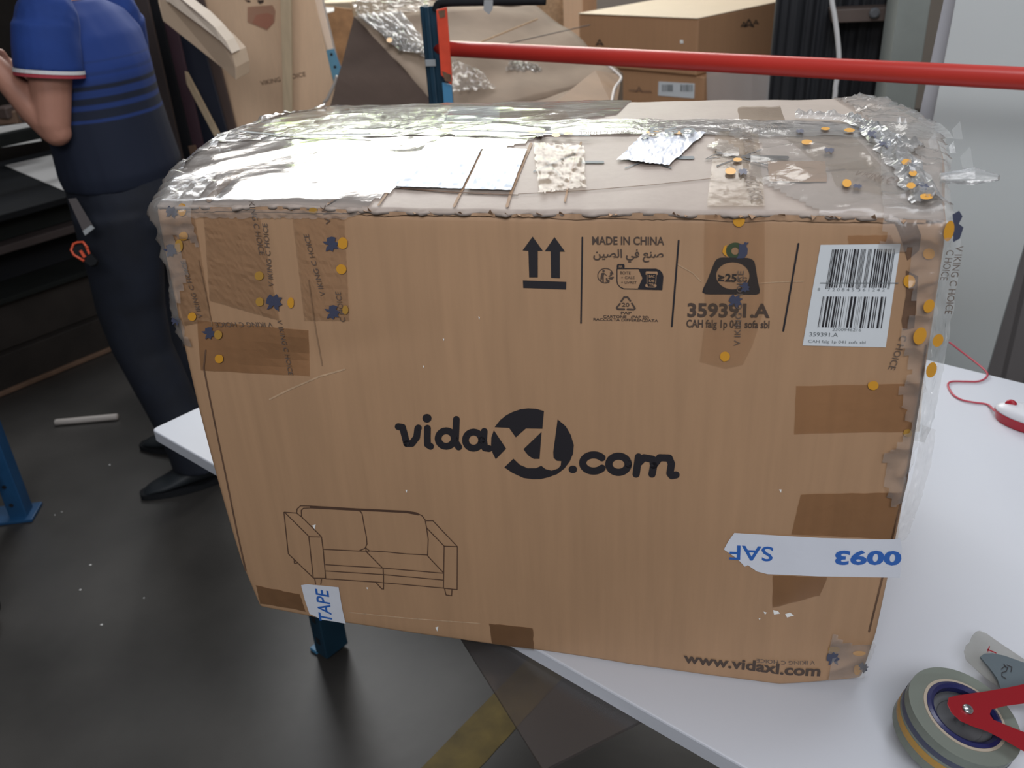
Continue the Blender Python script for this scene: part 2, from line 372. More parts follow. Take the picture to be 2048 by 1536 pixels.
def table_leg(a, b, foot):
    p = tp(a, b); q = Vector((p.x, p.y, 0))
    l = link('leg', box((q.x, q.y, .36), (.045, .07, .70), .003, TH), 'teal', tb)
    link('foot', box(tuple(q - E1 * .034 - E2 * .01 + Vector((0, 0, .006))), (.026, .05, .010), .001, TH), 'blue_light' if foot else 'teal', l)
    for k in range(9):
        h = q - E2 * .0356 + Vector((0, 0, .06 + .07 * k)); link('hole', box(tuple(h), (.014, .002, .018), 0, TH), 'hole', l)
        h = q - E1 * .023 + Vector((0, 0, .06 + .07 * k)); link('hole', box(tuple(h), (.002, .014, .018), 0, TH), 'hole', l)
for a, b in ((.099, .25), (TL - .1, .26), (.085, TW - .1), (TL - .1, TW - .1)): table_leg(a, b, (a, b) == (.099, .25))
for b in (.26, TW - .1): link('beam', box(tuple((tp(.085, b) + tp(TL - .1, b)) / 2 - Vector((0, 0, .0480))), (TL - .185, .04, .036), .002, TH), 'teal', tb)
for a in (.085, TL - .1): link('beam', box(tuple((tp(a, .26) + tp(a, TW - .1)) / 2 - Vector((0, 0, .0480))), (.04, TW - .36, .036), .002, TH), 'teal', tb)
# smoky clear sheet poking out from under the tabletop
A, B, Cc = on_z(930, 1290, .7245), on_z(1087, 1541, .7245), on_z(1313, 1427, .7245)
A2 = B + (A - B) * 2.0; C2 = B + (Cc - B) * 1.2; D2 = A2 + (C2 - B)
link('plastic_sheet', slab([v + Vector((0, 0, .0012)) for v in (A2, B, C2, D2)], .005, 0, Vector((0, 0, -1))), 'acrylic', label='smoky see-through plastic sheet sticking out from under the white tabletop above the floor', cat='plastic sheet')

# ================================================================ THE CARTON
W, H, D = 0.85, 0.612, 0.565
def fy(x, z):
    u = min(max(x / W, 0), 1); w = min(max(z / H, 0), 1)
    b = -.009 * math.sin(PI * u) * math.sin(PI * w) - (1 - w) ** 1.5 * (.004 + .013 * max(0, min(1, (u - .1) / .55)) * (1 - max(0, (u - .88) / .12)) )
    n = noise.noise(Vector((x * 3.1, z * 2.3, 4.2))) * .0035 + noise.noise(Vector((x * 11, z * 5, 9.7))) * .0012
    # a dent band falling from the upper left
    dd = abs((z - .42) - (x - .12) * .28); n += .0022 * math.exp(-(dd / .022) ** 2) * math.exp(-((x - .2) / .12) ** 2)
    return b + n
def tz(x, y):
    u = min(max(x / W, 0), 1); v = min(max(y / D, 0), 1)
    return .022 * math.sin(PI * v) ** .8 * (.75 + .25 * math.sin(PI * u)) + noise.noise(Vector((x * 6, y * 6, 1.3))) * .0035 + noise.noise(Vector((x * 17, y * 9, 7.3))) * .0012
def bl(y, z): return .070 * math.sin(PI * min(1, max(0, y / D))) * (z / H) + .012 * math.sin(PI * z / H) * (1 if y < .12 else .6)
def br(y, z): return max(0, .034 * math.sin(PI * min(1, max(0, y / D))) ** 1.4) * (z / H) + .006 * math.sin(PI * min(1, z / H))
def deform(p, base=HT):
    x, y, z = p; u, v, w = x / W, y / D, z / H
    nx = x - bl(y, z) * (1 - min(1, u / .25)) ** 1.5 * 1.0 if u < .25 else x
    if u > .75: nx = x + br(y, z) * ((u - .75) / .25) ** 1.5
    ny = y + fy(x, z) * max(0, 1 - v) ** 2
    if v > .5: ny += .01 * math.sin(PI * u) * math.sin(PI * w) * (v - .5) * 2
    nz = z + tz(x, y) * w ** 2
    # crushed lower corners
    for cx, s in ((0, .035), (W, .05)):
        d = math.hypot(x - cx, y) ; e = max(0, 1 - d / .11) * max(0, 1 - z / .09); nz += e * s * (.25 if cx == 0 else .32); nx += e * (.008 if cx == 0 else -.006)
    return Vector((nx, ny, nz + base))
def axis_pts(L, r, step):
    k = max(2, int((L - 2 * r) / step)); return [0, r * .3, r * .65] + [r + (L - 2 * r) * i / k for i in range(k + 1)] + [L - r * .65, L - r * .3, L]
def rounded(p, r):
    q = Vector((min(max(p[0], r), W - r), min(max(p[1], r), D - r), min(max(p[2], r), H - r))); d = Vector(p) - q
    return q + d.normalized() * r if d.length > 1e-9 else Vector(p)
def carton_mesh(step, r, faces='FBLRTD'):
    xs, ys, zs = axis_pts(W, r, step), axis_pts(D, r, step), axis_pts(H, r, step)
    idx = {}; vs = []; org = []; fs = []
    def vid(p):
        k = (round(p[0], 5), round(p[1], 5), round(p[2], 5))
        if k not in idx: idx[k] = len(vs); q = rounded(p, r); vs.append(deform(q)); org.append(q)
        return idx[k]
    def face(a, b, fn, flip):
        for i in range(len(a) - 1):
            for j in range(len(b) - 1):
                q = [vid(fn(a[i], b[j])), vid(fn(a[i + 1], b[j])), vid(fn(a[i + 1], b[j + 1])), vid(fn(a[i], b[j + 1]))]
                if len(set(q)) == 4: fs.append(tuple(q[::-1] if flip else q))
    if 'F' in faces: face(xs, zs, lambda a, b: (a, 0, b), False)
    if 'B' in faces: face(xs, zs, lambda a, b: (a, D, b), True)
    if 'L' in faces: face(ys, zs, lambda a, b: (0, a, b), True)
    if 'R' in faces: face(ys, zs, lambda a, b: (W, a, b), False)
    if 'T' in faces: face(xs, ys, lambda a, b: (a, b, H), False)
    if 'D' in faces: face(xs, ys, lambda a, b: (a, b, 0), True)
    return vs, org, fs
carton = thing('cardboard_carton', (W / 2, D / 2, HT), 'large battered brown cardboard carton wrapped in clear tape and film on the white table', 'carton')
vs, org, fs = carton_mesh(.012, .007)
link('carton_body', fromdata('body', vs, fs), 'kraft', carton, smooth=True)
FL = .0042
def flap(y0, y1, jag):
    nx, ny = 170, 34; top = []; vs = []; fs = []
    for i in range(nx + 1):
        x = .004 + (W - .008) * i / nx
        for j in range(ny + 1):
            y = y0 + (y1 - y0) * j / ny
            if j == 0 and jag: y += noise.noise(Vector((x * 42, 0, 3))) * .004 + noise.noise(Vector((x * 130, 0, 8))) * .0025
            p = deform((x, max(y, -.004), H)); 
            if y < 0: p.y += y
            vs.append(p + Vector((0, 0, FL)))
    n = len(vs); vs += [v - Vector((0, 0, FL - .0006)) for v in vs]
    I = lambda i, j: i * (ny + 1) + j
    for i in range(nx):
        for j in range(ny):
            fs.append((I(i, j), I(i + 1, j), I(i + 1, j + 1), I(i, j + 1))); fs.append((n + I(i, j), n + I(i, j + 1), n + I(i + 1, j + 1), n + I(i + 1, j)))
        fs.append((I(i, 0), n + I(i, 0), n + I(i + 1, 0), I(i + 1, 0))); fs.append((I(i, ny), I(i + 1, ny), n + I(i + 1, ny), n + I(i, ny)))
    for j in range(ny):
        fs.append((I(0, j), I(0, j + 1), n + I(0, j + 1), n + I(0, j))); fs.append((I(nx, j), n + I(nx, j), n + I(nx, j + 1), I(nx, j + 1)))
    me = fromdata('flap', vs, fs); return me
link('top_flap', flap(-.001, .2785, True), 'kraft_top_lit', carton, smooth=True)
link('top_flap', flap(.2845, D + .001, False), 'kraft_top_lit', carton, smooth=True)

# --- surface hits: photo pixel -> point on the carton's front or top
def hit_front(px, py, off=.0009):
    Y = 0.0
    for _ in range(5):
        p = on_y(px, py, Y); Y = fy(p.x, p.z - HT)
    # keep decals clear of the rounded edges' curvature
    p = on_y(px, py, Y); q = Vector((p.x, p.y - off, max(p.z, HT + .0015)))
    return q
def top_z(x, y): return HT + H + tz(min(max(x, 0), W), min(max(y, 0), D)) + FL
def hit_top(px, py, off=.0009):
    z = HT + H
    for _ in range(6):
        p = on_z(px, py, z + off); z = top_z(p.x, p.y)
    return p
HIT = {'f': hit_front, 't': hit_top}
def front_at(x, z, off=.0009): return Vector((x, fy(x, z - HT) - off, z))
def top_at(x, y, off=.0009): return Vector((x, y, top_z(x, y) + off))
AT = {'f': lambda a, b, off: front_at(a, b, off), 't': lambda a, b, off: top_at(a, b, off)}
def ab(p, s): return (p.x, p.z) if s == 'f' else (p.x, p.y)

def part(name, me, m, label=None, parent=None, kind=None, smooth=False): return link(name, me, m, parent or carton, label=label, kind=kind, smooth=smooth)

def quad_decal(c, s, off=.0009, nu=12, nv=12, jag=0.0, crinkle=0.0, seed=0.0):
    """patch between four photo pixels TL TR BR BL laid on the surface"""
    vs = []; fs = []
    for i in range(nu + 1):
        for j in range(nv + 1):
            u, v = i / nu, j / nv
            a = (c[0][0] * (1 - u) + c[1][0] * u, c[0][1] * (1 - u) + c[1][1] * u)
            b = (c[3][0] * (1 - u) + c[2][0] * u, c[3][1] * (1 - u) + c[2][1] * u)
            x = a[0] * (1 - v) + b[0] * v; y = a[1] * (1 - v) + b[1] * v
            if jag and (i in (0, nu) or j in (0, nv)): x += random.uniform(-jag, jag); y += random.uniform(-jag, jag)
            o = off
            if crinkle: o += crinkle * abs(noise.noise(Vector((x * .03, y * .06, seed)))) + crinkle * .6 * abs(noise.noise(Vector((x * .11, y * .2, seed + 5))))
            vs.append(HIT[s](x, y, o))
    for i in range(nu):
        for j in range(nv):
            k = i * (nv + 1) + j; fs.append((k, k + nv + 1, k + nv + 2, k + 1))
    return face_cam(fromdata('q', vs, fs))
def poly_decal(polys, s, off=.0010, L=26):
    """one or more outlines in photo pixels, laid on the surface"""
    V = []; Fc = []
    def split(a, b, c, n=0):
        e = [math.dist(a, b), math.dist(b, c), math.dist(c, a)]; m = max(e)
        if m < L or n > 7:
            k = len(V); V.extend([a, b, c]); Fc.append((k, k + 1, k + 2)); return
        i = e.index(m); a, b, c = ((a, b, c), (b, c, a), (c, a, b))[i]; q = ((a[0] + b[0]) / 2, (a[1] + b[1]) / 2)
        split(a, q, c, n + 1); split(q, b, c, n + 1)
    for pts in polys:
        for t in tessellate_polygon([[Vector((x, y, 0)) for x, y in pts]]): split(*[tuple(pts[i]) for i in t])
    return face_cam(fromdata('p', [HIT[s](x, y, off) for x, y in V], Fc))
def ribbon2d(pts, w, L=18, cap=True):
    """polyline stroke as 2-D quads and round joints -> (verts, faces)"""
    vs = []; fs = []
    def addpoly(pp): k = len(vs); vs.extend(pp); fs.append(tuple(range(k, k + len(pp))))
    for (x0, y0), (x1, y1) in zip(pts[:-1], pts[1:]):
        d = math.hypot(x1 - x0, y1 - y0)
        if d < 1e-6: continue
        n = max(1, int(d / L)); nx, ny = -(y1 - y0) / d * w / 2, (x1 - x0) / d * w / 2
        for i in range(n):
            a, b = i / n, (i + 1) / n
            ax, ay = x0 + (x1 - x0) * a, y0 + (y1 - y0) * a; bx, by = x0 + (x1 - x0) * b, y0 + (y1 - y0) * b
            addpoly([(ax + nx, ay + ny), (bx + nx, by + ny), (bx - nx, by - ny), (ax - nx, ay - ny)])
    js = pts if cap else pts[1:-1]
    if w > 1.5:
        k = 8 if w < 8 else 16
        for x, y in js: addpoly([(x + math.cos(2 * PI * i / k) * w / 2, y + math.sin(2 * PI * i / k) * w / 2) for i in range(k)])
    return vs, fs
def strokes(lines, s, off=.0010, default=2.0):
    V = []; Fc = []
    for ln in lines:
        w = default; pts = ln
        if isinstance(ln, tuple) and isinstance(ln[0], list): pts, w = ln
        v, f = ribbon2d(pts, w); k = len(V); V += [HIT[s](x, y, off) for x, y in v]; Fc += [tuple(i + k for i in q) for q in f]
    return fromdata('s', V, Fc)
def ellipse(cx, cy, rx, ry, n=22, rot=0, wob=0):
    return [(cx + math.cos(rot) * rx * math.cos(t) - math.sin(rot) * ry * math.sin(t) + random.uniform(-wob, wob), cy + math.sin(rot) * rx * math.cos(t) + math.cos(rot) * ry * math.sin(t) + random.uniform(-wob, wob)) for t in [2 * PI * i / n for i in range(n)]]

_cache = {}
def text_flat(s, bold):
    k = (s, bold)
    if k not in _cache:
        c = bpy.data.curves.new('t', 'FONT'); c.body = s; c.size = 1; c.offset = bold; c.resolution_u = 3; c.fill_mode = 'FRONT'
        o = bpy.data.objects.new('t', c); COL.objects.link(o)
        dg = bpy.context.evaluated_depsgraph_get(); me = bpy.data.meshes.new_from_object(o.evaluated_get(dg))
        bpy.data.objects.remove(o); bpy.data.curves.remove(c); _cache[k] = ([v.co.copy() for v in me.vertices], [tuple(p.vertices) for p in me.polygons]); bpy.data.meshes.remove(me)
    return _cache[k]
CAPH = None
def cap_h():
    global CAPH
    if CAPH is None: v, f = text_flat('H', 0); CAPH = max(p.y for p in v)
    return CAPH
def text_on(s, A, B, surf, h=None, bold=0.0, off=.0012, shear=0.0, Lmax=.02):
    """text whose baseline runs from photo pixel A to B; h = capital height in metres (None keeps the font's shape)"""
    v, f = text_flat(s, bold); x0 = min(p.x for p in v); x1 = max(p.x for p in v)
    a = Vector(ab(HIT[surf](*A, 0), surf)); b = Vector(ab(HIT[surf](*B, 0), surf)); d = b - a; sx = d.length / (x1 - x0); d.normalize(); up = Vector((-d.y, d.x))
    sy = sx if h is None else h / cap_h()
    V = []
    for p in v:
        q = a + d * ((p.x - x0) * sx + shear * p.y * sy) + up * (p.y * sy); V.append(AT[surf](q.x, q.y, off))
    return fromdata('t', V, f)
def text_free(s, o, ex, ey, width, h=None, bold=0.0):
    """text in a free plane: origin o, unit axes ex, ey"""
    v, f = text_flat(s, bold); x0 = min(p.x for p in v); x1 = max(p.x for p in v); sx = width / (x1 - x0); sy = sx if h is None else h / cap_h()
    return fromdata('t', [o + ex * ((p.x - x0) * sx) + ey * (p.y * sy) for p in v], f)
PXM = .00058   # metres per photo pixel on the upper front

# ---------------- printed marks on the front
def T(sc, ox, oy): return lambda L: [(x / sc + ox, y / sc + oy) for x, y in L]
c5 = T(3.2, 1000, 450)
part('printed_arrows', poly_decal([c5(q) for q in (
    [(210, 72), (275, 163), (243, 163), (243, 332), (188, 332), (183, 163), (146, 160)],
    [(350, 75), (417, 168), (384, 168), (384, 338), (328, 335), (325, 165), (288, 165)],
    [(148, 352), (425, 362), (424, 410), (150, 400)])], 'f'), 'ink', 'two black arrows pointing up above a bar')
for a, b, w in (((528, 78), (519, 624), 3.2), ((1144, 98), (1100, 646), 3.6), ((1910, 118), (1813, 674), 3.8)):
    part('printed_line', strokes([(c5([a, b]), w)], 'f'), 'ink')
part('printed_text', text_on('MADE IN CHINA', (1184.8, 488), (1328.5, 489), 'f', h=14.2 * PXM, bold=.019), 'ink_soft')
part('printed_text', text_on('\ufee6\ufef4\ufebc\ufedf\u0627 \ufef2\ufed3 \ufeca\ufee8\ufebb', (1187, 514), (1327, 514.5), 'f', h=14.5 * PXM, bold=.018), 'ink_soft', 'arabic lettering for made in China')
c6 = T(8.086, 1160, 470)
ring = ellipse(415, 652, 128, 120, 28)[3:-4]
part('printed_emblem', join(strokes([(c6(ellipse(415, 652, 126, 118, 28)[5:25]), 1.6), (c6(ellipse(415, 652, 126, 118, 28)[24:] ), 1.6), (c6([(385, 610), (435, 650)]), 1.2)], 'f'),
    poly_decal([c6(ellipse(383, 578, 20, 20, 14)), c6([(352, 608), (400, 606), (385, 660), (388, 755), (366, 755), (362, 690), (345, 735), (328, 735), (338, 660)]),
                c6([(460, 665), (490, 640), (488, 600), (515, 585), (532, 610), (515, 650), (480, 668)]), c6([(455, 690), (500, 672), (548, 668), (548, 690), (520, 712), (480, 706)]),
                c6([(420, 690), (440, 688), (452, 715), (484, 730), (478, 760), (445, 755), (422, 725)]), c6([(412, 750), (436, 755), (428, 776)])], 'f')), 'ink_soft', 'round recycling emblem with a walking figure and arrows')
fr = [(600, 545), (600, 740), (612, 790), (650, 835), (710, 864), (1325, 878)]
part('printed_panel', join(strokes([(c6(fr), 1.7), (c6([(725, 538), (950, 538)]), 1.7)], 'f'),
    poly_decal([c6([(598, 545), (598, 485), (612, 464), (710, 464), (722, 482), (722, 545)]),
                c6([(945, 538), (1230, 538), (1290, 560), (1335, 610), (1350, 670), (1332, 882), (932, 872), (1012, 690)])], 'f')), 'ink', 'rounded sorting panel with a dark end')
part('printed_bin', join(strokes([(c6([(1085, 630), (1085, 780)]), 1.3), (c6([(1235, 630), (1225, 780)]), 1.3), (c6([(1085, 832), (1220, 836)]), 1.5), (c6([(1070, 625), (1075, 590), (1245, 592), (1250, 628)]), 2.2)], 'f', .0013),
    poly_decal([c6(ellipse(1078, 810, 20, 26, 12)), c6(ellipse(1222, 812, 18, 24, 12)), c6([(1065, 598), (1255, 602), (1252, 622), (1068, 618)])], 'f', .0013)), 'kraft', 'kraft coloured bin pictogram')
for s, y, h in (('BAC', 678, 36), ('DE', 750, 36), ('TRI', 815, 36)):
    part('printed_text', text_on(s, c6([(1118, y)])[0], c6([(1208, y + 3)])[0], 'f', h=h / 8.086 * PXM, bold=.02, off=.0014), 'kraft')
part('printed_text', text_on('FR', c6([(632, 528)])[0], c6([(692, 528)])[0], 'f', h=5.0 * PXM, off=.0014), 'kraft')
for s, a, b, h in (('BOITE', (655, 626), (820, 630), 44), ('+ CALE', (668, 700), (885, 702), 38), ('+ LIVRET', (668, 778), (920, 782), 38)):
    part('printed_text', text_on(s, c6([a])[0], c6([b])[0], 'f', h=h / 8.086 * PXM, bold=.0), 'ink_soft')
part('printed_emblem', strokes([(c6([(668, 1068), (715, 1000), (770, 1000), (815, 1058)]), 3.6), (c6([(648, 1105), (594, 1170), (612, 1192), (718, 1195)]), 3.4), (c6([(840, 1098), (892, 1180), (870, 1200), (770, 1195)]), 3.4)], 'f'), 'ink_soft', 'triangular recycling mark')
part('printed_text', text_on('20', c6([(678, 1150)])[0], c6([(800, 1152)])[0], 'f', h=7.4 * PXM, bold=.01), 'ink_soft')
part('printed_text', text_on('PAP', c6([(665, 1273)])[0], c6([(835, 1276)])[0], 'f', h=5.2 * PXM, bold=.015), 'ink_soft')
part('printed_text', text_on('CARTONE   (PAP 20)', c6([(378, 1330)])[0], c6([(1115, 1342)])[0], 'f', h=4.8 * PXM, bold=.015), 'ink_soft')
part('printed_text', text_on('RACCOLTA DIFFERENZIATA', c6([(220, 1374)])[0], c6([(1265, 1398)])[0], 'f', h=4.8 * PXM, bold=.015), 'ink_soft')
c7 = T(7.68, 1340, 470)
# weight pictogram: rounded trapezoid with an oval hole, and a ring on top
def ring_decal(outer, cx, cy, rx, ry, s='f', off=.001):
    n = 64; V = []; Fc = []; oc = outer + [outer[0]]
    for i in range(n):
        t = 2 * PI * i / n; dx, dy = math.cos(t), math.sin(t); best = None
        for (x0, y0), (x1, y1) in zip(oc[:-1], oc[1:]):
            ex, ey = x1 - x0, y1 - y0; den = dx * ey - dy * ex
            if abs(den) < 1e-9: continue
            r = ((x0 - cx) * ey - (y0 - cy) * ex) / den; q = ((x0 - cx) * dy - (y0 - cy) * dx) / den
            if r > 0 and -1e-6 <= q <= 1 + 1e-6: best = r if best is None else max(best, r)
        V += [HIT[s](*c7([(cx + dx * best, cy + dy * best)])[0], off), HIT[s](*c7([(cx + dx * rx, cy + dy * ry)])[0], off)]
    for i in range(n): j = (i + 1) % n; Fc.append((2 * i, 2 * j, 2 * j + 1, 2 * i + 1))
    return fromdata('r', V, Fc)
outer = [(500, 835), (560, 720), (640, 520), (690, 400), (725, 358), (790, 338), (1180, 345), (1255, 362), (1295, 400), (1315, 480), (1345, 680), (1380, 840), (1372, 895), (1340, 912), (960, 905), (560, 905), (505, 890), (492, 862)]
part('printed_weight', ring_decal(outer, 965, 620, 256, 208), 'ink', 'black kettle weight pictogram with an oval window')
part('printed_ring', ring_decal(ellipse(1005, 235, 145, 125, 30), 1000, 240, 58, 58), 'green_ink', 'green and navy ring over the weight pictogram')
part('tape_logo', poly_decal([c7([(1060, 130), (1130, 130), (1150, 95), (1175, 105), (1215, 100), (1170, 150), (1195, 200), (1188, 280), (1140, 345), (1020, 350), (1050, 300), (1060, 200)])], 'f', .0022), 'navy')
part('tape_dot', poly_decal([c7([(850, 150), (875, 140), (858, 240), (880, 320), (840, 300), (805, 250), (820, 185)])], 'f', .0022), 'orange')
part('printed_text', text_on('\u226525', c7([(735, 700)])[0], c7([(1020, 712)])[0], 'f', h=13.6 * PXM, bold=.035), 'ink', 'bold greater or equal 25')
part('printed_text', text_on('KG', c7([(1035, 708)])[0], c7([(1182, 712)])[0], 'f', h=8 * PXM, bold=.02), 'ink_soft')
part('printed_text', text_on('359391.A', c7([(268, 1243)])[0], c7([(1530, 1256)])[0], 'f', h=24.5 * PXM, bold=.032), 'ink_soft', 'bold article number')
part('printed_text', text_on('CAH falg 1p 041 sofa sbl', c7([(252, 1408)])[0], c7([(1525, 1425)])[0], 'f', h=14.2 * PXM, bold=.024), 'ink_soft')
# big trade logo
c3 = T(3.2, 760, 780)
circ = lambda L: c3(L)
logo = [[(735, 235), (770, 190), (810, 158), (850, 138), (900, 121), (950, 115), (1000, 118), (1050, 132), (1040, 245), (935, 243), (870, 300), (828, 240)],
        [(730, 255), (808, 372), (742, 440), (722, 400), (712, 350), (714, 300)],
        [(1035, 265), (1022, 438), (985, 438), (955, 420), (935, 398), (920, 375)],
        [(1138, 185), (1190, 230), (1222, 285), (1241, 350), (1236, 405), (1215, 455), (1180, 500), (1135, 535), (1080, 555), (1030, 567), (980, 568), (920, 560), (850, 528), (797, 492), (855, 437), (895, 475), (945, 497), (1000, 497), (1033, 482), (1060, 503), (1100, 513), (1140, 500), (1158, 480), (1161, 452), (1132, 450), (1112, 430), (1110, 395)]]
part('printed_logo', poly_decal([c3(q) for q in logo], 'f', .0010, 40), 'ink', 'broken black disc logo with the letters XL cut out')
def arc(cx, cy, rx, ry, a0, a1, n=10): return [(cx + rx * math.cos(math.radians(a0 + (a1 - a0) * i / n)), cy + ry * math.sin(math.radians(a0 + (a1 - a0) * i / n))) for i in range(n + 1)]
Lw = 13.5
letters = [
    ('v', [([(118, 232), (145, 236), (160, 290), (172, 340)], Lw), ([(172, 340), (205, 340), (236, 300), (243, 245), (247, 240)], Lw)]),
    ('i', [([(305, 242), (304, 300), (305, 345), (325, 358)], Lw), ([(300, 178), (304, 178)], 17)]),
    ('d', [(arc(425, 308, 52, 50, 0, 360, 20), Lw), ([(490, 185), (487, 260), (484, 330), (505, 362)], Lw)]),
    ('a', [(arc(600, 318, 52, 52, 0, 360, 20), Lw), ([(668, 262), (664, 320), (672, 368), (700, 372)], Lw)]),
    ('dot', [([(1232, 505), (1238, 505)], 15)]),
    ('c', [(arc(1368, 464, 70, 52, -40, -320, 18), Lw + 1)]),
    ('o', [(arc(1527, 472, 62, 52, 0, 360, 22), Lw + 1)]),
    ('m', [([(1655, 425), (1640, 535)], Lw + 1), ([(1650, 470), (1690, 430), (1745, 440), (1752, 480), (1742, 535)], Lw + 1), ([(1752, 480), (1790, 430), (1850, 432), (1866, 470), (1856, 530), (1868, 545), (1895, 540)], Lw + 1)])]
for nm, st in letters:
    part('printed_letter', strokes([(c3(p), w) for p, w in st], 'f', .0010), 'ink', 'rounded black dot' if nm == 'dot' else 'rounded black letter ' + nm)
part('printed_text', text_on('www.vidaxl.com', (1367, 1323), (1640, 1350.5), 'f', h=25 * .00066, bold=.03), 'ink_soft', 'black web address lettering')
# line drawing of a two seat sofa
c8 = T(5.12, 540, 980)
sofa = [[(150, 222), (275, 232), (325, 270), (525, 470), (525, 478), (405, 475), (150, 222), (145, 225), (190, 650), (445, 895), (400, 480)],
        [(530, 480), (548, 620), (572, 900), (450, 898)], [(275, 235), (280, 190), (315, 158), (420, 160), (920, 190), (1400, 212), (1500, 228), (1560, 260), (1590, 300), (1605, 380), (1622, 500), (1615, 670), (1780, 845)],
        [(325, 270), (322, 205), (345, 182), (420, 180), (900, 205), (930, 215), (945, 240), (970, 380), (990, 480), (995, 550), (975, 592), (910, 620), (555, 603)],
        [(985, 590), (1020, 618), (1200, 630), (1400, 650), (1610, 660)], [(985, 592), (985, 625), (1160, 800), (1165, 880), (1165, 1010), (1145, 1008), (1085, 940)], [(910, 620), (1020, 622)],
        [(572, 760), (1160, 795), (1780, 848)], [(575, 825), (1165, 862), (1780, 918)], [(575, 905), (1085, 938), (1780, 1000)],
        [(1605, 310), (1670, 310), (1920, 575), (1785, 570), (1612, 390)], [(1785, 570), (1778, 1002), (1918, 1015), (1920, 575)],
        [(1790, 1012), (1805, 1070), (1862, 1078), (1865, 1018)], [(460, 905), (470, 960)], [(530, 912), (522, 962)], [(250, 718), (252, 745), (275, 745)],
        [(420, 168), (920, 198), (1400, 222), (1520, 245)]]
part('printed_sofa', strokes([(c8(p), 1.7) for p in sofa[:-1]] + [(c8(sofa[-1]), 3.6)], 'f'), 'ink_line', 'brown line drawing of a two seat sofa')

# ---------------- darker tape bands and scuffs on the front
dark_bands = [((395, 640), (618, 660), (620, 752), (402, 740)), ((1592, 772), (1848, 766), (1838, 862), (1588, 868)), ((1602, 988), (1806, 984), (1795, 1078), (1583, 1068)),
              ((978, 1246), (1066, 1256), (1068, 1300), (985, 1288)), ((1695, 470), (1782, 470), (1788, 488), (1697, 490)), ((1545, 1150), (1655, 1154), (1640, 1190), (1545, 1215)),
              ((512, 1170), (600, 1188), (612, 1222), (520, 1206))]
for q in dark_bands: part('tape_patch', quad_decal(q, 'f', .0008, 8, 6, .8), 'tape_dark', 'darker brown tape patch')
for q in [((408, 425), (520, 425), (560, 640), (420, 600)), ((585, 428), (690, 432), (700, 640), (610, 640)), ((318, 440), (390, 430), (425, 640), (370, 650))]:
    part('tape_strip', quad_decal(q, 'f', .0016, 26, 26, .6, .0004, q[0][0]), 'tape', 'wrinkled clear tape strip')
for k, L in enumerate([[(540, 798), (580, 778), (640, 752), (690, 738)], [(1355, 528), (1385, 545), (1402, 562)], [(1518, 566), (1560, 563), (1606, 562)], [(700, 1224), (820, 1236), (960, 1246)]]):
    part('crease', strokes([(L, 2.2 if k else 3.5)], 'f', .0008), 'kraft_fibre')
for L, w in (([(412, 700), (408, 735), (430, 845), (452, 950), (475, 1065), (492, 1140)], 3.0), ([(1852, 690), (1838, 800), (1812, 965), (1788, 1060), (1762, 1165), (1738, 1262)], 4.0), ([(618, 560), (632, 660), (645, 730)], 2.5), ([(398, 520), (415, 600), (425, 650)], 2)):
    part('crease', strokes([(L, w)], 'f', .0010), 'kraft_dark' if w >= 3 else 'kraft_tape')
part('torn_gap', poly_decal([[(1812, 540), (1836, 552), (1832, 610), (1828, 655), (1806, 660), (1803, 640), (1812, 590)]], 'f', .0010), 'kraft_dark', 'dark split in the carton corner')
part('torn_gap', poly_decal([[(1785, 432), (1830, 440), (1842, 470), (1838, 500), (1815, 520), (1800, 470)]], 'f', .0010), 'kraft_dark')
for q in [[(1546, 1219), (1556, 1221), (1560, 1226), (1548, 1228)], [(1570, 1227), (1580, 1224), (1588, 1230), (1574, 1234)], [(1527, 1222), (1534, 1224), (1530, 1228)], [(1517, 1235), (1521, 1236), (1519, 1239)], [(811, 979), (815, 979), (814, 985)],
          [(1558, 978), (1563, 978), (1562, 985)], [(871, 1254), (877, 1252), (875, 1262)], [(846, 730), (849, 731), (848, 736)], [(625, 1050), (632, 1048), (630, 1058)], [(957, 632), (960, 634), (959, 639)], [(886, 676), (889, 677), (888, 681)], [(733, 1174), (737, 1174), (735, 1178)]]:
    part('scuff', poly_decal([q], 'f'), 'scuff')
# torn paper liner along the top front edge
V = []; Fc = []
for i in range(150):
    x = .03 + .80 * i / 149; j = max(0, noise.noise(Vector((x * 13, 2, 1)))) * .008 + abs(noise.noise(Vector((x * 90, 5, 1)))) * .0025
    zz = HT + H; V += [Vector((x, fy(x, H) - .0012, zz + .003 + tz(x, 0))), Vector((x, fy(x, H - .01) - .0016, zz - .001 - j))]
for i in range(149): Fc.append((2 * i, 2 * i + 1, 2 * i + 3, 2 * i + 2))
part('torn_liner', fromdata('tl', V, Fc), 'kraft_edge', 'ragged torn paper along the upper front edge')
for i in range(26):
    x = random.choice([random.uniform(.3, .78), random.uniform(.03, .82)]); s = random.uniform(.003, .008)
    p = Vector((x, fy(x, H) - .003, HT + H + FL + tz(x, 0))); q = [p, p + Vector((s, -.002, -.001)), p + Vector((s * random.uniform(.2, .9), -.006, random.uniform(-.004, .006)))]
    part('paper_shred', slab(q, .0004, 0, Vector((0, 0, -1))), 'kraft_edge')

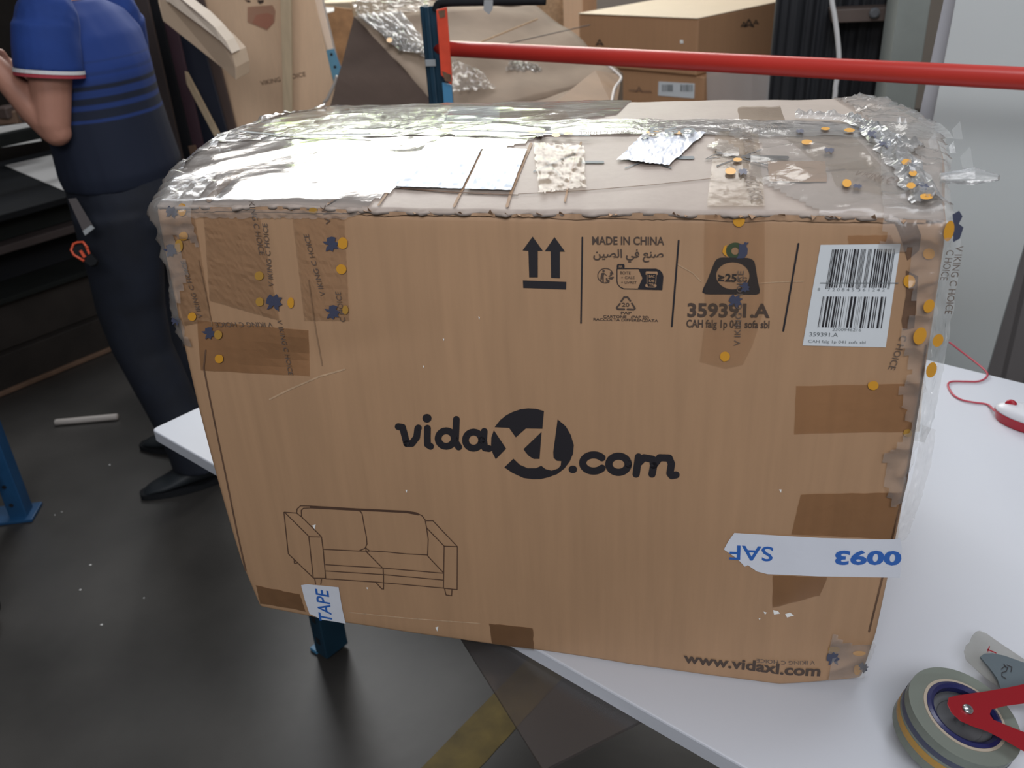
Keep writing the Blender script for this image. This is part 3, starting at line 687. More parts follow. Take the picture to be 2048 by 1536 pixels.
# ---------------- big bar code label
lab = ((1641, 489), (1801, 487), (1771, 694), (1605, 690))
label = part('shipping_label', quad_decal(lab, 'f', .0011, 14, 14), 'label', 'white paper label with two bar codes')
def lp(u, v):
    a = (lab[0][0] * (1 - u) + lab[1][0] * u, lab[0][1] * (1 - u) + lab[1][1] * u); b = (lab[3][0] * (1 - u) + lab[2][0] * u, lab[3][1] * (1 - u) + lab[2][1] * u)
    return (a[0] * (1 - v) + b[0] * v, a[1] * (1 - v) + b[1] * v)
def bars(spans, v0, v1, vlong=None, longs=()):
    V = []; Fc = []
    for i, (u0, u1) in enumerate(spans):
        e = vlong if (vlong and i in longs) else v1
        for j in range(4):
            a, b = v0 + (e - v0) * j / 4, v0 + (e - v0) * (j + 1) / 4; k = len(V)
            V += [hit_front(*lp(u0, a), .0016), hit_front(*lp(u1, a), .0016), hit_front(*lp(u1, b), .0016), hit_front(*lp(u0, b), .0016)]; Fc.append((k, k + 1, k + 2, k + 3))
    return fromdata('bars', V, Fc)
def ean(code):
    Lc = ['0001101', '0011001', '0010011', '0111101', '0100011', '0110001', '0101111', '0111011', '0110111', '0001011']
    G = [''.join('1' if c == '0' else '0' for c in s)[::-1] for s in Lc]; Rr = [''.join('1' if c == '0' else '0' for c in s) for s in Lc]
    par = ['LLLLLL', 'LLGLGG', 'LLGGLG', 'LLGGGL', 'LGLLGG', 'LGGLLG', 'LGGGLL', 'LGLGLG', 'LGLGGL', 'LGGLGL'][int(code[0])]
    s = '101' + ''.join((Lc if par[i] == 'L' else G)[int(code[1 + i])] for i in range(6)) + '01010' + ''.join(Rr[int(c)] for c in code[7:]) + '101'
    out = []; i = 0
    while i < 95:
        if s[i] == '1':
            j = i
            while j < 95 and s[j] == '1': j += 1
            out.append((i, j)); i = j
        else: i += 1
    return out
sp = [(.155 + .785 * a / 95, .155 + .785 * b / 95) for a, b in ean('8720845361242')]
link('bar_code', bars(sp, .045, .422, .436, (0, 1, 14, 15, 28, 29)), 'ink', label)
b2 = [(355, 10), (375, 4), (405, 25), (445, 25), (485, 10), (515, 25), (550, 12), (575, 12), (615, 12), (645, 4), (685, 4), (710, 28), (755, 28), (810, 4), (830, 4), (850, 4), (880, 25), (915, 12), (945, 4), (980, 22), (1025, 12), (1050, 12), (1095, 25), (1125, 4), (1150, 12)]
link('bar_code', bars([((a - 207) / 1042, (a + w - 207) / 1042) for a, w in b2], .51, .815), 'ink', label)
def ltext(s, u0, u1, v, h, bold=0, m='grey_ink'):
    link('label_text', text_on(s, lp(u0, v), lp(u1, v), 'f', h=h * PXM, bold=bold, off=.0016), m, label)
ltext('8', .065, .092, .455, 5.5); ltext('7 2 0 8 4 5', .185, .51, .457, 5.5); ltext('3 6 1 2 4 2', .56, .885, .457, 5.5)
ltext('2300946216', .325, .675, .848, 5.5); ltext('359391.A', .06, .405, .905, 7.5, .005); ltext('CAH falg 1p 041 sofa sbl', .06, .75, .968, 5.5)
part('tape_strip', quad_decal(((1640, 564), (1797, 564), (1796, 566), (1640, 566)), 'f', .0017, 6, 1), 'grey_ink')

# ---------------- white printed packing tape strips
sc1 = T(3.34, 1280, 940)
st = part('white_tape_strip', poly_decal([sc1([(630, 415), (1200, 448), (1600, 458), (1700, 457), (1735, 448), (1748, 520), (1742, 640), (1735, 715), (1620, 712), (1200, 705), (850, 690), (780, 672), (720, 630), (700, 640), (650, 588), (560, 525), (590, 470)])], 'f', .0016), 'white_tape', 'torn white tape printed in blue')
link('tape_text', text_on('SAF', sc1([(890, 508)])[0], sc1([(600, 496)])[0], 'f', h=.0205, bold=.012, off=.0022), 'blue_ink', st)
link('tape_text', text_on('0093', sc1([(1750, 542)])[0], sc1([(1305, 536)])[0], 'f', h=.0185, bold=.04, off=.0022), 'blue_ink', st)
st = part('white_tape_strip', poly_decal([[(603, 1169), (615, 1167), (678, 1173), (685, 1215), (692, 1246), (672, 1242), (645, 1238), (620, 1226), (611, 1200)]], 'f', .0016), 'white_tape', 'short white tape scrap at the lower edge')
link('tape_text', text_on('TAPE', (668, 1254), (657.5, 1180), 'f', h=.0200, bold=.012, off=.0022), 'blue_ink', st)

# ---------------- brand tape print: navy marks, orange dots, lettering
def mark(px, py, s=1.0, rot=0.0, surf='f', off=.0024, yk=1.0):
    base = [(-10, -3), (-7, -9), (-2, -6), (2, -11), (5, -7), (10, -8), (8, -2), (12, 1), (8, 5), (9, 11), (3, 8), (1, 4), (-2, 9), (-7, 12), (-5, 5), (-10, 4)]
    c, n = math.cos(rot), math.sin(rot)
    part('tape_logo', poly_decal([[(px + s * (x * c - y * n) + random.uniform(-.5, .5), py + yk * s * (x * n + y * c) + random.uniform(-.4, .4)) for x, y in base]], surf, off), 'navy')
def dot(px, py, rx, ry=None, surf='f', m='orange', off=.0024): part('tape_dot', poly_decal([ellipse(px, py, rx, ry or rx, 14, 0, .4)], surf, off), m)
for a in ((345, 422, 1.1, .3), (343, 499, 1.15, 1.2), (549, 602, 1.5, .2), (664, 486, 1.35, 1.3), (667, 622, 1.3, 1.4), (420, 664, 1.1, 1.2), (353, 640, .8, .2), (1665, 1314, 1.2, 0), (1726, 1332, .9, .6)): mark(*a)
for a in ((366, 418, 8.5, 13), (369, 471, 9), (386, 632, 8.5), (684, 537, 10), (687, 485, 10, 12), (583, 604, 6.5, 11), (440, 716, 8.5), (1478, 440, 12), (1450, 711, 10), (1857, 506, 12, 11), (1818, 561, 12, 13), (1746, 769, 11, 9), (1714, 1337, 7, 11), (1718, 1304, 13, 5)): dot(*a)
for a in ((360, 490, 8, 13), (520, 550, 9), (521, 602, 8, 9), (692, 618, 6, 9), (438, 668, 8, 9), (628, 420, 9, 6), (1668, 1296, 12, 6), (1815, 864, 9, 8)): dot(*a, m='ochre')
mark(1470, 600, 1.2, .4, off=.0022); mark(1490, 572, .9, 1.4)
VT = 'V IKING C HOICE'
for A, B in (((407, 634), (372, 520)), ((549, 572), (536, 446)), ((652, 590), (618, 466)), ((545, 643), (430, 643)), ((555, 638), (578, 748)), ((1630, 1319), (1513, 1315)), ((1480, 690), (1488, 540))):
    part('tape_text', text_on(VT, A, B, 'f', h=.0062, off=.0022), 'ink_tape')
for A, B, s in (((499, 402), (520, 508), 'KING C HOICE'), ((692, 642), (682, 582), 'C HOICE'), ((664, 446), (652, 408), 'V IK'), ((1801, 668), (1776, 736), 'C HOICE')):
    part('tape_text', text_on(s, A, B, 'f', h=.0066, off=.0022), 'ink_tape')

# ---------------- tape over the upper front edge (front part) and on the top
part('tape_strip', poly_decal([[(1410, 428), (1530, 430), (1530, 520), (1528, 620), (1505, 690), (1486, 728), (1452, 736), (1400, 722), (1410, 640), (1408, 520)]], 'f', .0018, 20), 'tape', 'brown clear tape hanging over the front edge')
part('tape_strip', quad_decal(((1432, 262), (1516, 262), (1530, 412), (1414, 412)), 't', .0022, 16, 22, .6, .0005, 3), 'tape_top', 'brown clear tape across the top')
for A, B in (((1484, 350), (1502, 408)), ((1482, 266), (1490, 312))): part('tape_text', text_on(VT, A, B, 't', h=.012, off=.0046), 'ink_tape')
dot(1475, 319, 9, 4, 't', off=.005); dot(1461, 342, 11, 7, 't', off=.005); mark(1486, 343, .9, 0, 't', .005, .7)
# kraft scraps and old tape on top
for q, m in ((((1040, 221), (1130, 221), (1145, 247), (1052, 250)), 'kraft_tape'), (((1535, 322), (1650, 322), (1655, 364), (1538, 362)), 'kraft_tape'), (((1475, 214), (1560, 212), (1570, 240), (1478, 246)), 'tape_top'), (((1655, 330), (1735, 318), (1812, 398), (1672, 372)), 'tape_top'), (((1560, 265), (1700, 262), (1780, 350), (1640, 330)), 'tape_top')):
    part('tape_patch', quad_decal(q, 't', .0014, 10, 8, 1.2), m)
part('white_tape_strip', quad_decal(((1290, 264), (1412, 264), (1338, 330), (1234, 318)), 't', .0026, 22, 16, 1.5, .003, 8), 'white_tape', 'crumpled pale tape scrap with part of a number')
part('tape_text', text_on('093', (1392, 271), (1302, 268), 't', h=.030, bold=.01, off=.0090), 'grey_ink')
part('paper_scrap', quad_decal(((905, 214), (1000, 213), (998, 247), (865, 244)), 't', .0016, 10, 6, .6), 'label', 'pale blue paper scrap near the back edge')
part('tape_text', text_on('V IKING C HOICE', (995, 241), (880, 239), 't', h=.012, off=.0022), 'grey_ink')
for q in (((852, 288), (966, 291), (924, 377), (787, 372)), ((970, 291), (1054, 298), (1022, 380), (929, 377))):
    part('document_pouch', quad_decal(q, 't', .0030, 24, 16, .5, .0016, q[0][0]), 'pouch', 'bluish paper under a shiny plastic pouch')
for L, w in (([(1062, 288), (1048, 320), (1034, 355), (1022, 385), (1014, 412)], 6), ([(972, 286), (950, 330), (925, 378), (908, 412)], 5), ([(1162, 285), (1150, 320), (1138, 362), (1130, 402)], 4), ([(566, 272), (540, 297), (508, 318), (480, 340), (455, 362), (418, 398)], 13), ([(780, 378), (757, 410)], 4), ([(700, 380), (655, 408)], 3)):
    part('crease', strokes([(L, w)], 't', .0012), 'kraft_tape')
for L, w in (([(1036, 388), (1180, 380), (1300, 370), (1430, 356)], 1.2), ([(800, 376), (900, 384), (1036, 390)], 2.0), ([(1530, 352), (1600, 345), (1690, 338)], 1.2)): part('crease', strokes([(L, w)], 't', .0012), 'kraft_dark')
# printed no-knife marks
part('printed_symbol', strokes([([(1431, 303), (1535, 330)], 2.6), ([(1523, 299), (1434, 332)], 2.6), ([(1411, 318), (1428, 309), (1455, 307), (1496, 312)], 1.6), ([(1411, 318), (1440, 314)], 1.4), ([(1494, 313), (1575, 315)], 6.5)], 't', .0030), 'ink', 'crossed out knife symbol')
part('printed_symbol', strokes([([(1250, 336), (1290, 322)], 1.8), ([(1300, 322), (1343, 336)], 1.8), ([(1356, 315), (1386, 315)], 6)], 't', .0012), 'grey_ink', 'half hidden crossed out knife symbol')
part('printed_symbol', strokes([([(1067, 343), (1162, 302)], 2), ([(1085, 313), (1122, 352)], 1.6), ([(1165, 324), (1206, 324)], 5)], 't', .0012), 'grey_ink', 'faded crossed out knife symbol')

# seam tape along the middle of the top: one long strip with print
SE = [(470, 262), (900, 262), (1180, 268), (1400, 270), (1600, 266), (1800, 290)]
V = []; Fc = []
for i in range(221):
    x = .002 + (W + .010) * i / 220
    for j in range(9):
        y = .2815 + (j / 8 - .5) * .088 + (noise.noise(Vector((x * 14, 0, 2))) * .004 if j in (0, 8) else 0)
        xx = min(max(x, 0), W); p = deform((xx, y, H)); p.x += x - xx
        V.append(p + Vector((0, 0, FL + .0020 + .0022 * abs(noise.noise(Vector((x * 30, y * 60, 6)))))))
for i in range(220):
    for j in range(8): k = i * 9 + j; Fc.append((k, k + 9, k + 10, k + 1))
part('seam_tape', fromdata('st', V, Fc), 'tape_seam', 'printed clear tape along the middle seam', smooth=True)
for a in ((893, 261, 17, 3), (1075, 263, 20, 3), (1112, 270, 9, 4), (1136, 267, 9, 3), (1305, 264, 14, 3), (1357, 265, 10, 3), (1614, 284, 11, 5), (1651, 257, 9, 3), (1699, 260, 11, 4), (1694, 366, 9, 8)): dot(*a, surf='t', off=.0062)
for a in ((1080, 269, .8, 0), (1727, 259, .9, 0), (1658, 300, 1.0, .2), (1600, 262, .8, 0), (1290, 272, .8, 0), (1715, 372, .9, .3)): mark(*a, surf='t', off=.0062, yk=.5)
for A, B in (((1275, 270), (1158, 274)), ((1568, 260), (1440, 261))): part('tape_text', text_on(VT, A, B, 't', h=.016, off=.0066), 'ink_tape')
part('tape_text', text_on(VT, (1704, 362), (1836, 388), 't', h=.014, off=.0066), 'ink_tape')
for L, w in (([(900, 260), (1020, 263), (1120, 268), (1180, 272)], 2.5), ([(480, 262), (560, 270), (740, 268)], 2.2)): part('tape_line', strokes([(L, w)], 't', .0062), 'grey_ink')

# ---------------- film wrap shells grown off the carton surface
def nz(*a): return noise.noise(Vector(a))
def shell(pred, off, amp, step=.007, f1=22, f2=70, seed=0.0, faces='FLRT', r=.009):
    vs, org, fs = carton_mesh(step, r, faces)
    keep = [f for f in fs if pred(sum((org[i] for i in f), Vector()) / 4)]
    used = sorted({i for f in keep for i in f}); mp = {i: k for k, i in enumerate(used)}
    me = fromdata('shell', [vs[i] for i in used], [tuple(mp[i] for i in f) for f in keep])
    n = [v.normal.copy() for v in me.vertices]
    for k, v in enumerate(me.vertices):
        p = v.co; o = org[used[k]]; ridge = 1 - abs(nz(p.x * f1, p.y * f1, p.z * f1 + seed)) * 2; fine_ = abs(nz(p.x * f2, p.y * f2, p.z * f2 + seed))
        v.co = p + n[k] * (off + (FL if o.z > H - .016 else 0) + amp * max(0, ridge) ** 3 + amp * .6 * fine_)
    me.update(); return me
rag = lambda p, s, a=.03, f=16: nz(p.x * f, p.y * f, p.z * f + s) * a
part('film_wrap', shell(lambda p: p.z > H - .017 and (p.x < .25 + p.y * .62 + rag(p, 1) and p.x < .49) and p.y > .004, .0016, .0016, .007, 9, 34, 1, 'T'), 'film', 'shiny clear film over the upper left of the top', smooth=True)
part('film_wrap', shell(lambda p: (p.z > .44 + rag(p, 2, .1, 9) and (p.x < .016 + rag(p, 4, .02))) or (p.z > H - .030 + rag(p, 3, .02, 30) and p.x < .055 + rag(p, 7, .02) and p.y < .10), .0022, .006, .005, 30, 90, 2, 'FLT'), 'film_side', 'crumpled film around the upper left corner', smooth=True)
part('film_wrap', shell(lambda p: p.x > .64 + (0.10 if p.y > .3 else 0) + abs(p.y - .25) * .35 + rag(p, 6, .06, 12) and p.z > H - .017, .0020, .0038, .006, 14, 60, 6, 'T'), 'film_side', 'crumpled film over the right end of the top', smooth=True)
part('film_wrap', shell(lambda p: p.z > .30 + rag(p, 8, .08, 9) and (p.x > W - .020 + rag(p, 9, .022, 20) or (p.z > H - .020 + rag(p, 3, .03, 30) and p.x > .79)), .0022, .007, .005, 26, 80, 3, 'FT'), 'film_side', 'crumpled film around the upper right corner', smooth=True)
part('film_wrap', shell(lambda p: p.z < .10 + rag(p, 8, .05, 20) and p.z > .008 and (p.x > W - .045 + rag(p, 9, .02, 20)), .002, .004, .006, 26, 80, 4, 'F'), 'film_side', 'film crushed around the lower right corner', smooth=True)
part('film_wrap', quad_decal(((352, 412), (730, 424), (690, 436), (380, 434)), 'f', .0016, 60, 5, 2.0, .003, 5), 'film_side', 'thin film edge folded over the upper front edge', smooth=True)
part('film_wrap', quad_decal(((1068, 284), (1168, 290), (1172, 372), (1078, 386)), 't', .0022, 36, 24, 2.5, .0030, 21), 'tape_top', 'small glossy film scrap beside the document pouch', smooth=True)
part('film_wrap', quad_decal(((672, 218), (905, 214), (880, 252), (590, 256)), 't', .0024, 50, 16, 1.5, .003, 31), 'film_side', 'shiny film along the back edge', smooth=True)
# bright rolled film ridge across the right end of the top
def ridge_strip(pts, w, amp, seed):
    pp = smooth_path([hit_top(x, y, .006) for x, y in pts], 14); V = []; Fc = []; m = 9
    for i, p in enumerate(pp):
        t = (pp[min(i + 1, len(pp) - 1)] - pp[max(0, i - 1)]).normalized(); s = Vector((-t.y, t.x, 0))
        for j in range(m):
            a = j / (m - 1) * 2 - 1; V.append(p + s * (w * a * (1 + .5 * nz(i * .2, j, seed))) + Vector((0, 0, max(0, (1 - a * a)) * amp * (.5 + abs(nz(i * .35, j * .9, seed)) * 2.2))))
    for i in range(len(pp) - 1):
        for j in range(m - 1): k = i * m + j; Fc.append((k, k + m, k + m + 1, k + 1))
    return face_cam(fromdata('ridge', V, Fc))
part('film_ridge', ridge_strip([(1745, 262), (1775, 290), (1805, 325), (1835, 368), (1858, 410)], .016, .008, 2), 'film_milk', 'bright rolled ridge of film')
part('film_ridge', ridge_strip([(1700, 240), (1735, 255), (1775, 272), (1840, 300)], .010, .006, 5), 'film_milk')
part('film_ridge', ridge_strip([(1590, 232), (1660, 236), (1720, 240)], .010, .006, 17), 'film_milk')
for a in ((1820, 328, 1.1, .5), (1845, 372, 1.2, .8), (1770, 285, 1.2, .4), (1745, 268, 1.0, .2)):
    mark(*a, surf='t', off=.012, yk=.7)
for a in ((1813, 324, 10, 6), (1826, 346, 8, 6), (1822, 371, 9, 6), (1853, 393, 13, 6)): dot(*a, surf='t', off=.014)
# flange of film standing out past the right side
def flange(pts, y0, m, label, seed=0.0, nu=34, nv=14):
    """pts: (outer, inner) pixel pairs downwards"""
    V = []; Fc = []; rows = []
    for i in range(nu + 1):
        t = i / nu * (len(pts) - 1); k = min(int(t), len(pts) - 2); q = t - k
        a = [pts[k][0][c] * (1 - q) + pts[k + 1][0][c] * q for c in (0, 1)]; b = [pts[k][1][c] * (1 - q) + pts[k + 1][1][c] * q for c in (0, 1)]
        a[0] += nz(i * .6, seed, 2) * 5
        for j in range(nv + 1):
            s = j / nv; px, py = b[0] + (a[0] - b[0]) * s, b[1] + (a[1] - b[1]) * s
            V.append(on_y(px, py, y0 + .02 * s + .010 * nz(i * .45, j * .55, seed) + .006 * nz(i * 1.1, j * 1.3, seed + 4)))
    for i in range(nu):
        for j in range(nv): k = i * (nv + 1) + j; Fc.append((k, k + nv + 1, k + nv + 2, k + 1))
    return part('film_flange', face_cam(fromdata('fl', V, Fc)), m, label, smooth=True)
flange([((1922, 436), (1862, 440)), ((1922, 500), (1862, 500)), ((1910, 600), (1858, 600)), ((1895, 690), (1850, 690)), ((1882, 760), (1842, 780)), ((1868, 840), (1835, 850)), ((1850, 885), (1822, 880))], .012, 'film_milk', 'milky film flange hanging along the right edge', 3.0)
flange([((1872, 860), (1845, 850)), ((1862, 930), (1830, 930)), ((1835, 1020), (1805, 1030)), ((1812, 1080), (1785, 1085))], .015, 'film_side', 'thin film along the right edge', 9.0)
flange([((1745, 1190), (1722, 1180)), ((1750, 1250), (1720, 1250)), ((1750, 1300), (1715, 1300)), ((1742, 1318), (1705, 1318))], .004, 'film_side', 'film loose at the lower right corner', 12.0)
def fl_dot(px, py, rx, ry):
    c = on_y(px, py, -.012); vs = [c + R * (rx * math.cos(a) * .0006) + Vector((0, 0, 1)) * (ry * math.sin(a) * .0006) for a in [2 * PI * i / 14 for i in range(14)]]
    part('tape_dot', fromdata('d', vs, [tuple(range(14))[::-1]]), 'orange')
for a in ((1858, 612, 9, 12), (1840, 672, 11, 16), (1876, 681, 9, 12), (1863, 740, 9, 15), (1898, 462, 8, 17)): fl_dot(*a)
for A, B, s in (((1912, 492), (1889, 628), 'V IKING C HOICE'), ((1894, 500), (1880, 560), 'C HOICE')):
    a = on_y(*A, -.006); b = on_y(*B, -.006); ex = (b - a).normalized(); ey = Vector((0, -1, 0)).cross(ex).normalized()
    part('tape_text', text_free(s, a, ex, ey if ey.x > 0 else -ey, (b - a).length, .0065), 'ink_tape')
mk = on_y(1912, 455, -.01)
part('tape_logo', fromdata('n', [mk + R * (x * .0007) + Vector((0, 0, y * .0009)) for x, y in ((-8, 14), (0, 18), (6, 12), (3, 4), (10, 0), (8, -12), (0, -16), (-3, -6), (-9, 0), (-5, 6))], [tuple(range(10))]), 'navy')
# shreds sticking up around the right end
for (px, py), s in (((1908, 272), .016), ((1795, 243), .008), ((1806, 250), .009), ((1860, 292), .014), ((1925, 330), .018), ((1900, 300), .01)):
    p = hit_top(px, py + 6, .004); V = [p, p + Vector((s * .6, 0, 0)), p + Vector((s * .25, .004, s * 1.2)), p + Vector((-s * .2, .003, s * .6))]
    part('film_shred', face_cam(fromdata('sh', V, [(0, 1, 2), (0, 2, 3)])), 'film_milk')
p0 = hit_top(1880, 356, .006)
part('film_shred', tube([p0, p0 + Vector((.03, 0, .002)), p0 + Vector((.055, .002, .000))], [.005, .009, .003], 8), 'film_milk', 'clear film tuft poking out')

# ================================================================ ON THE TABLE
# red and white mouse with its cord
mo = on_z(1990, 822, HT + .012)
ax = (on_z(2048, 840, HT + .012) - on_z(1988, 822, HT + .012)); ax.z = 0; ax.normalize(); ay = Vector((-ax.y, ax.x, 0))
ms = thing('computer_mouse', mo + ax * .055 - Vector((0, 0, .012)), 'white computer mouse with red sides at the end of a red cord', 'mouse')
def mouse_mesh(z0, z1, inset, dome):
    V = []; Fc = []; nu, nv = 32, 10; c = mo + ax * .055; c.z = HT
    for j in range(nv + 1):
        t = j / nv
        for i in range(nu):
            a = 2 * PI * i / nu; ca, sa = math.cos(a), math.sin(a); k = .9 + .1 * abs(sa)
            rr = math.cos(t * PI / 2) ** .55 if dome else 1 - .10 * (1 - t)
            L, Wd = (.057 - inset) * rr, (.031 - inset) * rr * (1 + .08 * ca)
            z = z0 + (z1 - z0) * (math.sin(t * PI / 2) if dome else t)
            V.append(c + ax * (L * ca) + ay * (Wd * sa * k) + Vector((0, 0, z)))
    for j in range(nv):
        for i in range(nu): Fc.append((j * nu + i, j * nu + (i + 1) % nu, (j + 1) * nu + (i + 1) % nu, (j + 1) * nu + i))
    Fc += [tuple(range(nu))[::-1], tuple(range(nv * nu, (nv + 1) * nu))]
    return fromdata('mm', V, Fc)
link('lower_shell', mouse_mesh(.001, .020, 0.0, False), 'mouse_red', ms, 'glossy red lower shell', smooth=True)
link('upper_shell', mouse_mesh(.0205, .038, .001, True), 'mouse_white', ms, 'white upper shell', smooth=True)
wc = mo + ax * .024; wc.z = HT + .0335
link('scroll_wheel', lathe(wc, [(.0, -.004), (.009, -.004), (.0105, -.002), (.0105, .002), (.009, .004), (.0, .004)], ay, 24), 'mouse_red', ms, 'red scroll wheel', smooth=True)
pts = [on_z(x, y, HT + .003) for x, y in ((1905, 763), (1896, 768), (1899, 779), (1908, 791), (1925, 800), (1950, 805), (1975, 809))]
up = [on_y(x, y, Y) for x, y, Y in ((1898, 684, 1.02), (1920, 701, 1.0), (1945, 720, .965), (1966, 737, .925))]
pts = up + [on_z(1975, 748, HT + .004), on_z(1970, 757, HT + .003), on_z(1955, 763, HT + .003), on_z(1930, 763, HT + .003)] + pts + [mo + Vector((0, 0, .000)), mo + ax * .008]
link('mouse_cord', tube(smooth_path(pts, 8), .0019, 8), 'cable_red', label='thin red mouse cord curling over the white table by the tall panel', cat='cord', smooth=True)

# tape dispenser with a roll of clear printed tape
rc = on_z(1928, 1432, HT + .060)
axis = Vector((.24, -.09, .96)).normalized()
dsp = thing('tape_dispenser', Vector((rc.x, rc.y, HT)), 'red metal hand tape dispenser holding a clear tape roll at the table corner', 'tape dispenser')
RO, RI, RW = .0625, .0415, .046
base = rc - axis * RW
# lowest rim of the tilted roll touches the table
low = min((base + Vector((math.cos(a) * RO, math.sin(a) * RO, 0)) - axis * (Vector((math.cos(a) * RO, math.sin(a) * RO, 0)).dot(axis))).z for a in [i * .1 for i in range(63)])
base.z += HT + .0026 - low; rc = base + axis * RW
link('tape_roll', lathe(base, [(RI + .0045, 0), (RO, 0), (RO, RW), (RI + .0045, RW)], axis, 72, closed=True), 'roll', dsp, 'thick roll of clear tape', smooth=False)
link('roll_core', lathe(base, [(RI + .001, .0005), (RI + .0044, .0005), (RI + .0044, RW + .0008), (RI + .001, RW + .0008)], axis, 64, closed=True), 'core', dsp, 'tan cardboard core')
hubp = link('hub', lathe(base, [(RI - .007, .004), (RI + .0008, .004), (RI + .0008, RW + .0015), (RI - .003, RW + .003), (RI - .007, RW + .0005)], axis, 64, closed=True), 'hub', dsp, 'dark blue plastic hub')
link('disc', lathe(base, [(.0, RW - .014), (.026, RW - .012), (RI - .0075, RW - .006), (RI - .0075, RW - .010), (.0, RW - .018)], axis, 48), 'grey_disc', hubp, 'grey hub disc', smooth=True)
# coloured print bands wound inside the roll, seen through its side
for z0, z1, m in ((.012, .022, 'ochre'), (.026, .034, 'navy')):
    link('print_band', lathe(base, [(RO + .0002, z0), (RO + .0005, (z0 + z1) / 2), (RO + .0002, z1)], axis, 64, closed=True), m, dsp)
# frame: flat red plate with two arms
def on_ax(x, y, h):
    return on_plane(x, y, base + axis * (RW + h), axis)
def plate(pts, h, t, r=.0012): return slab([on_ax(x, y, h) for x, y in pts], t, r, -axis)
hub_px = [(1897, 1395), (1912, 1391), (1940, 1387), (1975, 1382), (2010, 1376), (2040, 1370), (2090, 1357), (2090, 1403), (2048, 1407), (2010, 1412), (1982, 1418), (1978, 1428), (1986, 1440), (2010, 1449), (2048, 1464), (2090, 1482), (2090, 1525), (2048, 1503), (2010, 1481), (1975, 1462), (1945, 1453), (1920, 1442), (1902, 1425), (1894, 1408)]
bm = prism([on_ax(x, y, .014) for x, y in hub_px], [on_ax(x, y, .017) for x, y in hub_px]); bevel(bm, .0007, 2)
fr_ = link('frame', bm_mesh(bm), 'deep_red', dsp, 'glossy red forked frame')
bc = on_ax(1935, 1419, .0175)
link('bolt', lathe(bc, [(.0, -.002), (.0062, -.002), (.0062, .0012), (.0052, .0026), (.0, .0032)], axis, 20), 'steel', fr_, 'zinc bolt', smooth=True)
link('washer', lathe(bc, [(.0, -.0022), (.0082, -.0022), (.0082, -.0008), (.0, -.0006)], axis, 24), 'grey_disc', fr_)
link('spindle', lathe(base, [(.0, RW - .016), (.006, RW - .016), (.006, RW + .0135), (.0, RW + .0135)], axis, 16), 'grey_disc', dsp)
# handle and back of the dispenser beyond the roll, lying on the table
e0 = on_ax(2088, 1380, .0155); e1_ = on_ax(2088, 1503, .0155); mid = (e0 + e1_) / 2; rt = (mid - rc); rt.z = 0; rt.normalize()
hz = HT + .018
link('handle', tube(smooth_path([mid + rt * .005, mid + rt * .03 + Vector((0, 0, -.01)), Vector((mid.x, mid.y, hz)) + rt * .07, Vector((mid.x, mid.y, hz)) + rt * .15], 6), [.012] * 10 + [.0165] * 9, 16), 'deep_red', dsp, 'red grip', smooth=True)
g0 = [on_z(x, y, HT + .033) for x, y in ((1960, 1313), (1968, 1307), (1985, 1306), (2010, 1311), (2048, 1325), (2080, 1340), (2080, 1378), (2048, 1372), (2002, 1378), (1995, 1356), (1978, 1334))]
link('blade_guard', slab(g0, .003, .0006, Vector((0, 0, -1))), 'guard', dsp, 'blue grey blade guard plate with handwriting')
gx = (on_z(2040, 1345, HT + .034) - on_z(2005, 1322, HT + .034)).normalized(); gy = Vector((0, 0, 1)).cross(gx)
hw = []
for L in ([(2003, 1338), (2010, 1332), (2016, 1336), (2012, 1343), (2004, 1345)], [(2004, 1345), (2004, 1352), (2012, 1357)], [(2014, 1330), (2024, 1334), (2022, 1343)], [(2008, 1328), (2012, 1334)]):
    v, f = ribbon2d(L, 1.6); hw.append(fromdata('h', [on_z(x, y, HT + .0342) for x, y in v], f))
link('handwriting', join(*hw), 'ink', dsp)
cpts = [(1928, 1302), (1932, 1290), (1938, 1286), (1944, 1272), (1952, 1263), (1960, 1261), (1972, 1266), (2000, 1286), (2048, 1318), (2085, 1345), (2085, 1395), (2004, 1377), (1975, 1358), (1944, 1330), (1932, 1318)]
link('clear_flap', slab([on_z(x, y, HT + .028) for x, y in cpts], .0016, 0, Vector((0, 0, -1))), 'clear', dsp, 'clear plastic hold down flap with a red arrow')
v, f = ribbon2d([(1975, 1299), (1985, 1303), (1992, 1306)], 2.2); v2, f2 = ribbon2d([(1979, 1293), (1976, 1302)], 2.2)
link('arrow_mark', join(fromdata('a', [on_z(x, y, HT + .0295) for x, y in v], f), fromdata('a', [on_z(x, y, HT + .0295) for x, y in v2], f2)), 'mouse_red', dsp)
# support cheek that carries plate and flap down to the table
sup = on_z(2085, 1360, HT + .02)
link('cheek', box((sup.x + .006, sup.y, HT + .018), (.010, .050, .034), .001, .3), 'red', dsp)

